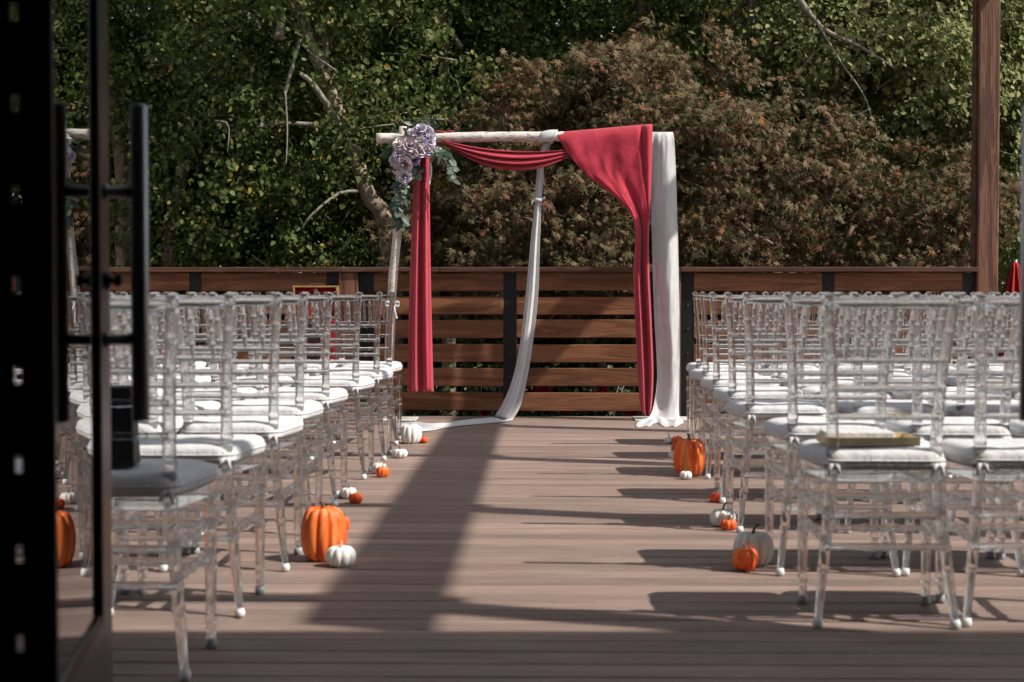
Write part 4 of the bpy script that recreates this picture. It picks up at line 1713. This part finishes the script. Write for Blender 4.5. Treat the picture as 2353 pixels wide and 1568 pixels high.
# bronze Japanese maple mound behind the arch
mb = tp(1560, 668, 15.4)
mbase = (mb.x, mb.y, GZ)
mo = Vector(mbase)
blobs = []
for px, py, d, rx, ry, rz in ((1450, 320, 15.3, 1.55, 1.2, 1.05), (1270, 500, 14.9, 1.45, 1.1, 1.05), (1700, 470, 14.9, 1.35, 1.1, 1.0), (1960, 540, 14.8, 1.25, 1.05, .85),
                              (2130, 520, 14.9, .85, .8, .85), (1240, 240, 15.5, .7, .7, .55), (1850, 400, 15.2, .7, .7, .6), (1060, 450, 15.3, .7, .7, .55), (1080, 610, 14.9, .75, .8, .70), (1560, 200, 15.6, .75, .8, .55), (1500, 610, 14.6, 1.6, .7, .5)):
    c = tp(px, py, d)
    blobs.append((c.x, c.y, c.z, rx, ry, rz))
trunks = []
for px, py in ((1470, 330), (1700, 460), (1960, 520), (1250, 560)):
    c = tp(px, py, 15.3)
    trunks.append(([mbase, (mo.x + (c.x - mo.x) * .25, mo.y, GZ + .6), (mo.x + (c.x - mo.x) * .65, mo.y, GZ + 1.3), (c.x, c.y, c.z)], .07, .02))
tree('maple_tree', 'bronze leaved maple mounding up behind the arch and fence', mbase, trunks, [], blobs, 3600, 24, (.065, .065, .038), .055, SHP_MP, 'mapleleaf', 'bark_brown', 21, .6, .45, 1.0, (0.3, -.3, .1), .5, 12, None, .0, 1.6, .22)

# birches --------------------------------------------------------------
def blobs_px(lst, back=0.45):
    out = []
    for px, py, d, rx, ry, rz in lst:
        c = tp(px, py, d + back)
        out.append((c.x, c.y, c.z, rx, ry, rz))
    return out


D1 = 16.2
b1 = tp(905, 660, D1)
base1 = (b1.x + .05, b1.y, GZ)
tree('birch_tree', 'leaning river birch with peeling pale bark left of the flowers', base1,
     [([base1, tp(893, 560, D1), tp(848, 450, D1), tp(805, 330, D1), tp(768, 230, D1), tp(725, 130, D1), tp(640, -120, D1)], .10, .05),
      ([tp(790, 300, D1), tp(760, 215, D1 + .1), tp(748, 130, D1 + .2), tp(752, -60, D1 + .3)], .05, .03)],
     [([tp(775, 303, D1), tp(720, 288, D1 - .2), tp(650, 284, D1 - .3), tp(590, 292, D1 - .4)], .035, .015),
      ([tp(800, 330, D1), tp(760, 255, D1 - .3), tp(715, 190, D1 - .5), tp(690, 170, D1 - .5)], .045, .02),
      ([tp(655, 215, D1 - .3), tp(670, 160, D1 - .3), tp(690, 90, D1 - .2)], .022, .016),
      ([tp(655, 210, D1 - .5), tp(660, 300, D1 - .5), tp(657, 380, D1 - .5)], .011, .006),
      ([tp(830, 440, D1), tp(780, 445, D1 - .2), tp(720, 490, D1 - .4), tp(690, 530, D1 - .4)], .022, .008),
      ([tp(640, 90, D1 - .1), tp(646, 50, D1), tp(632, 10, D1)], .05, .045)],
     blobs_px([(700, 250, D1, 1.35, 1.1, 1.25), (850, 200, D1 + .2, 1.2, 1.1, 1.0), (560, 420, D1 - .1, 1.1, 1.0, 1.0), (780, 480, D1 + .2, 1.0, .9, .8), (620, 100, D1, 1.3, 1.1, .9), (950, 330, D1 + .5, .9, .8, .9), (760, -200, D1, 1.9, 1.8, 1.5), (900, -500, D1 - .2, 1.6, 1.7, 1.4), (760, 590, D1 - .2, 1.5, .7, .6)]),
     2700, 32, (.075, .075, .06), .055, SHP_OV, 'birchleaf', 'bark_river', 31, .9, .3, 1.1, (.1, -.3, 0), .35, 120, 'birches behind the fence', -.06, 1.5)

D2_ = 17.3
b2 = tp(285, 640, D2_)
base2 = (b2.x, b2.y, GZ)
tree('birch_tree', 'river birch with two pale trunks behind the door handle', base2,
     [([base2, tp(285, 560, D2_), tp(290, 480, D2_), tp(262, 250, D2_), tp(235, 90, D2_), tp(225, -80, D2_)], .10, .06),
      ([(base2[0] + .35, base2[1], GZ), tp(390, 560, D2_), tp(405, 470, D2_), tp(430, 330, D2_), tp(470, 150, D2_), tp(500, -80, D2_)], .085, .05)],
     [([tp(235, 90, D2_), tp(180, 60, D2_ - .3), tp(140, 70, D2_ - .5)], .04, .02), ([tp(430, 330, D2_), tp(520, 290, D2_ - .4), tp(600, 300, D2_ - .5)], .03, .012),
      ([tp(500, 20, D2_), tp(560, 30, D2_ - .2), tp(600, 60, D2_ - .3)], .045, .03)],
     blobs_px([(300, 300, D2_, 1.5, 1.1, 1.3), (450, 180, D2_, 1.4, 1.1, 1.2), (180, 480, D2_, 1.3, 1.0, 1.1), (480, 480, D2_ + .2, 1.3, 1.0, 1.0), (320, 60, D2_, 1.5, 1.2, 1.1), (60, 200, D2_, 1.4, 1.2, 1.4), (320, -260, D2_, 2.0, 1.8, 1.5), (380, 600, D2_ - .3, 1.8, .8, .7)]),
     2600, 32, (.08, .08, .065), .057, SHP_OV, 'birchleaf', 'bark_river', 41, .9, .3, 1.1, (.1, -.3, 0), .35, 100, 'birches behind the fence', -.04, 1.4)

D3 = 17.6
b3 = tp(1690, 640, D3)
base3 = (b3.x, b3.y, GZ)
tree('birch_tree', 'birch with thick brown flaking trunk above the red drape', base3,
     [([base3, tp(1683, 420, D3), tp(1678, 250, D3), tp(1672, 120, D3), tp(1690, -40, D3), tp(1680, -300, D3)], .13, .09),
      ([tp(1676, 250, D3), tp(1700, 120, D3 - .1), tp(1722, 40, D3 - .1), tp(1735, -120, D3)], .06, .045),
      ([tp(1690, 420, D3), tp(1560, 250, D3), tp(1480, 90, D3), tp(1470, -60, D3)], .07, .06)],
     [([tp(1790, 110, D3), tp(1850, 170, D3 - .3), tp(1905, 260, D3 - .4)], .02, .015)],
     blobs_px([(1500, 60, D3, 1.5, 1.2, 1.0), (1720, 60, D3, 1.4, 1.2, 1.0), (1600, -160, D3, 2.2, 1.8, 1.2), (1800, 260, D3 + .3, 1.1, 1.0, 1.0), (1750, -500, D3 - .5, 2.2, 2.0, 1.6), (1350, 60, D3 + .2, 1.2, 1.0, 1.0), (1780, 480, D3 + .2, 1.6, .8, 1.0)]),
     2200, 32, (.08, .08, .065), .057, SHP_OV, 'birchleaf', 'bark_brown', 51, .9, .3, 1.1, (.1, -.3, 0), .35, 110, 'birches behind the fence')

D4 = 16.8
b4 = tp(1905, 640, D4)
base4 = (b4.x, b4.y, GZ)
tree('birch_tree', 'pale leaved birch with hanging twigs beside the tall post', base4,
     [([base4, tp(1905, 420, D4), tp(1912, 260, D4), tp(1935, 160, D4), tp(1985, 20, D4), tp(2040, -250, D4)], .085, .05),
      ([tp(1912, 265, D4), tp(1950, 215, D4), tp(1990, 170, D4), tp(2060, 60, D4)], .05, .03)],
     [([tp(1830, -10, D4 - .3), tp(1890, 65, D4 - .4), tp(1980, 110, D4 - .5), tp(2060, 160, D4 - .6)], .035, .012),
      ([tp(1870, 40, D4 - .5), tp(1930, 140, D4 - .6), tp(1990, 230, D4 - .6), tp(2010, 320, D4 - .6)], .014, .008),
      ([tp(1990, 270, D4 - .7), tp(1970, 300, D4 - .7), tp(1960, 345, D4 - .7)], .010, .006),
      ([tp(2000, 250, D4 - .7), tp(1965, 265, D4 - .7), tp(1930, 260, D4 - .7)], .010, .006),
      ([tp(2125, 195, D4 - .6), tp(2180, 205, D4 - .6), tp(2240, 225, D4 - .6)], .03, .014)],
     blobs_px([(2080, 160, D4 - .3, 1.05, 1.0, 1.1), (2230, 230, D4 - .4, 1.05, 1.0, 1.3), (2330, 420, D4 - .3, .8, .9, 1.2), (1980, 60, D4, 1.0, 1.0, .9), (2180, 0, D4 - .2, 1.3, 1.2, 1.0), (2420, 200, D4 - .2, .8, .9, 1.3), (2350, 560, D4 - .2, .7, .7, .7)]),
     2500, 28, (.075, .075, .09), .057, SHP_OV, 'yellowleaf', 'bark_brown', 61, 1.0, .3, .8, (.7, -.55, .25), .4, 170, 'birches behind the fence')

D5 = 18.0
b5 = tp(1030, 640, D5)
base5 = (b5.x, b5.y, GZ)
tree('birch_tree', 'dark leaved birch with peeling trunk above the flower corner', base5,
     [([base5, tp(1030, 420, D5), tp(1020, 250, D5), tp(1018, 100, D5), tp(1012, -80, D5)], .085, .06)],
     [([tp(1060, 110, D5 - .3), tp(1030, 70, D5 - .3), tp(960, 30, D5 - .3), tp(930, 10, D5 - .3)], .032, .02), ([tp(1025, 80, D5 - .1), tp(1040, 30, D5 - .1), tp(1055, -30, D5)], .03, .02)],
     blobs_px([(1000, 120, D5, 1.4, 1.1, 1.1), (1160, 60, D5, 1.3, 1.1, 1.0), (1080, 320, D5, 1.4, 1.0, 1.1), (920, 420, D5, 1.3, 1.0, 1.0), (1080, -200, D5, 2.0, 1.8, 1.3), (1250, 240, D5, 1.2, 1.0, 1.0)]),
     2100, 32, (.08, .08, .065), .057, SHP_OV, 'birchleaf', 'bark_river', 71, .9, .3, 1.1, (.1, -.3, 0), .35, 90, 'birches behind the fence')

# a taller row of trees farther back closes the view; one crown built, the others are turned copies
rng0 = np.random.default_rng(5)
bl = [(0, 0, 3.2, 2.4, 2.0, 2.6), (1.3, .3, 1.2, 1.8, 1.5, 1.5), (-1.4, -.2, 1.4, 1.8, 1.5, 1.6), (.3, 0, 5.6, 1.9, 1.8, 1.8), (-.2, -.6, .4, 1.9, 1.2, .9)]
C0, Dd0 = blob_points(bl, 900, rng0, .3)
far_me = leaf_cloud('crown', C0, 42, (.26, .26, .24), .095, SHP_BIG, M['farleaf'], Dd0, .8, .3, .9, 77, (.1, -.4, 0))
mt = MB()
limb(mt, [(0, 0, 0), (.1, 0, 1.5), (-.05, .1, 3.2), (.1, 0, 5.8)], .16, .05, 20, 9)
far_tk = mt.mesh('trunk', M['bark_brown'])
farspots = [(-20, 21.0, 'dense dark tree far behind the door handle'), (470, 22.0, 'dense dark tree behind the two trunked birch'), (700, 20.8, 'dense dark tree behind the leaning birch'), (1080, 21.6, 'dense dark tree far behind the flower corner'),
            (1440, 21.0, 'dense dark tree far behind the beam middle'), (1800, 22.0, 'dense dark tree far behind the thick brown trunk'), (2150, 21.2, 'dense dark tree far behind the pale leaved birch'), (2480, 21.8, 'dense dark tree beyond the tall post at the picture edge'),
            (900, 26.0, 'tallest rear tree showing between leaning birch and flowers'), (1640, 26.5, 'tallest rear tree above the bronze maple'), (2300, 26.0, 'tallest rear tree above the red parasol')]
for i, (px, d, lab) in enumerate(farspots):
    c = tp(px, 670, d)
    t = thing('background_tree', lab, 'tree', (c.x, c.y, GZ), i * 1.3, 'dense trees far behind the fence')
    s = 1.0 if d < 24 else 1.35
    t.scale = (s, s, s * (1 + .08 * math.sin(i * 3)))
    link('trunk', far_tk, t)
    cr = link('crown', far_me, t)
    cr['kind'] = 'stuff'

# rose bushes behind the lowest boards
rb_rng = np.random.default_rng(9)
Cb, Db = blob_points([(0, 0, .65, .55, .22, .45), (.2, 0, .35, .5, .22, .35)], 90, rb_rng, .4)
rb_me = leaf_cloud('leaves', Cb, 9, (.07, .05, .06), .05, SHP_OV, M['roseleaf'], Db, .2, .5, .9, 13, (0, -.5, 0))
pk = rose_mesh('bloom', M['pink'], 44, 1.05)
blooms = [(1252, 893, 15), (1238, 897, 9), (1384, 889, 18), (1453, 946, 15), (1112, 949, 11), (1222, 901, 7), (1300, 948, 6), (2070, 946, 9), (1190, 946, 8)]
for i, px in enumerate((640, 860, 1090, 1290, 1450, 1640, 1850, 2060)):
    c = tp(px, 900, 12.62)
    t = thing('rose_bush', ['rose bush glimpsed through the boards below the red box', 'rose bush glimpsed through the boards behind the birch upright', 'rose bush with one low pink bloom behind the trailing scarf', 'rose bush with pink blooms between lowest boards beside the scarf',
                            'rose bush with large pink bloom beside the red drape foot', 'rose bush glimpsed behind the white panel and chairs', 'rose bush glimpsed behind chairs below the middle steel post', 'rose bush glimpsed behind chairs beside the tall post'][i], 'bush', (c.x, c.y, GZ + .25), 0, 'rose bushes behind the fence')
    lf = link('leaves', rb_me, t)
    lf['kind'] = 'stuff'
    lf.rotation_euler = (0, 0, math.pi * (i % 2))
    m = MB()
    for k in range(6):
        a = random.uniform(-.4, .4)
        m.tube(polyline([(a * .3, 0, -.25), (a * .8, random.uniform(-.05, .05), .3), (a * 1.3, random.uniform(-.1, .1), .85)], 6), [.008, .007, .006, .005, .004, .003], 5)
    m.build('canes', M['twig'], t)
    for bx_, by_, br in blooms:
        if abs(bx_ - px) <= (105 if i in (2, 3, 4) else 60):
            if getattr(bpy, '_x', None):
                pass
            key = (bx_, by_)
            near = min((640, 860, 1090, 1290, 1450, 1640, 1850, 2060), key=lambda q: abs(q - bx_))
            if near != px:
                continue
            p = tp(bx_, by_, 12.255)
            o = link('bloom', pk, t, p - t.location)
            s = br * 12.25 / FPX * .8
            o.scale = (s, s, s)
            o.rotation_euler = Vector((random.uniform(-.5, .5), -1, random.uniform(-.1, .5))).to_track_quat('Z', 'Y').to_euler()
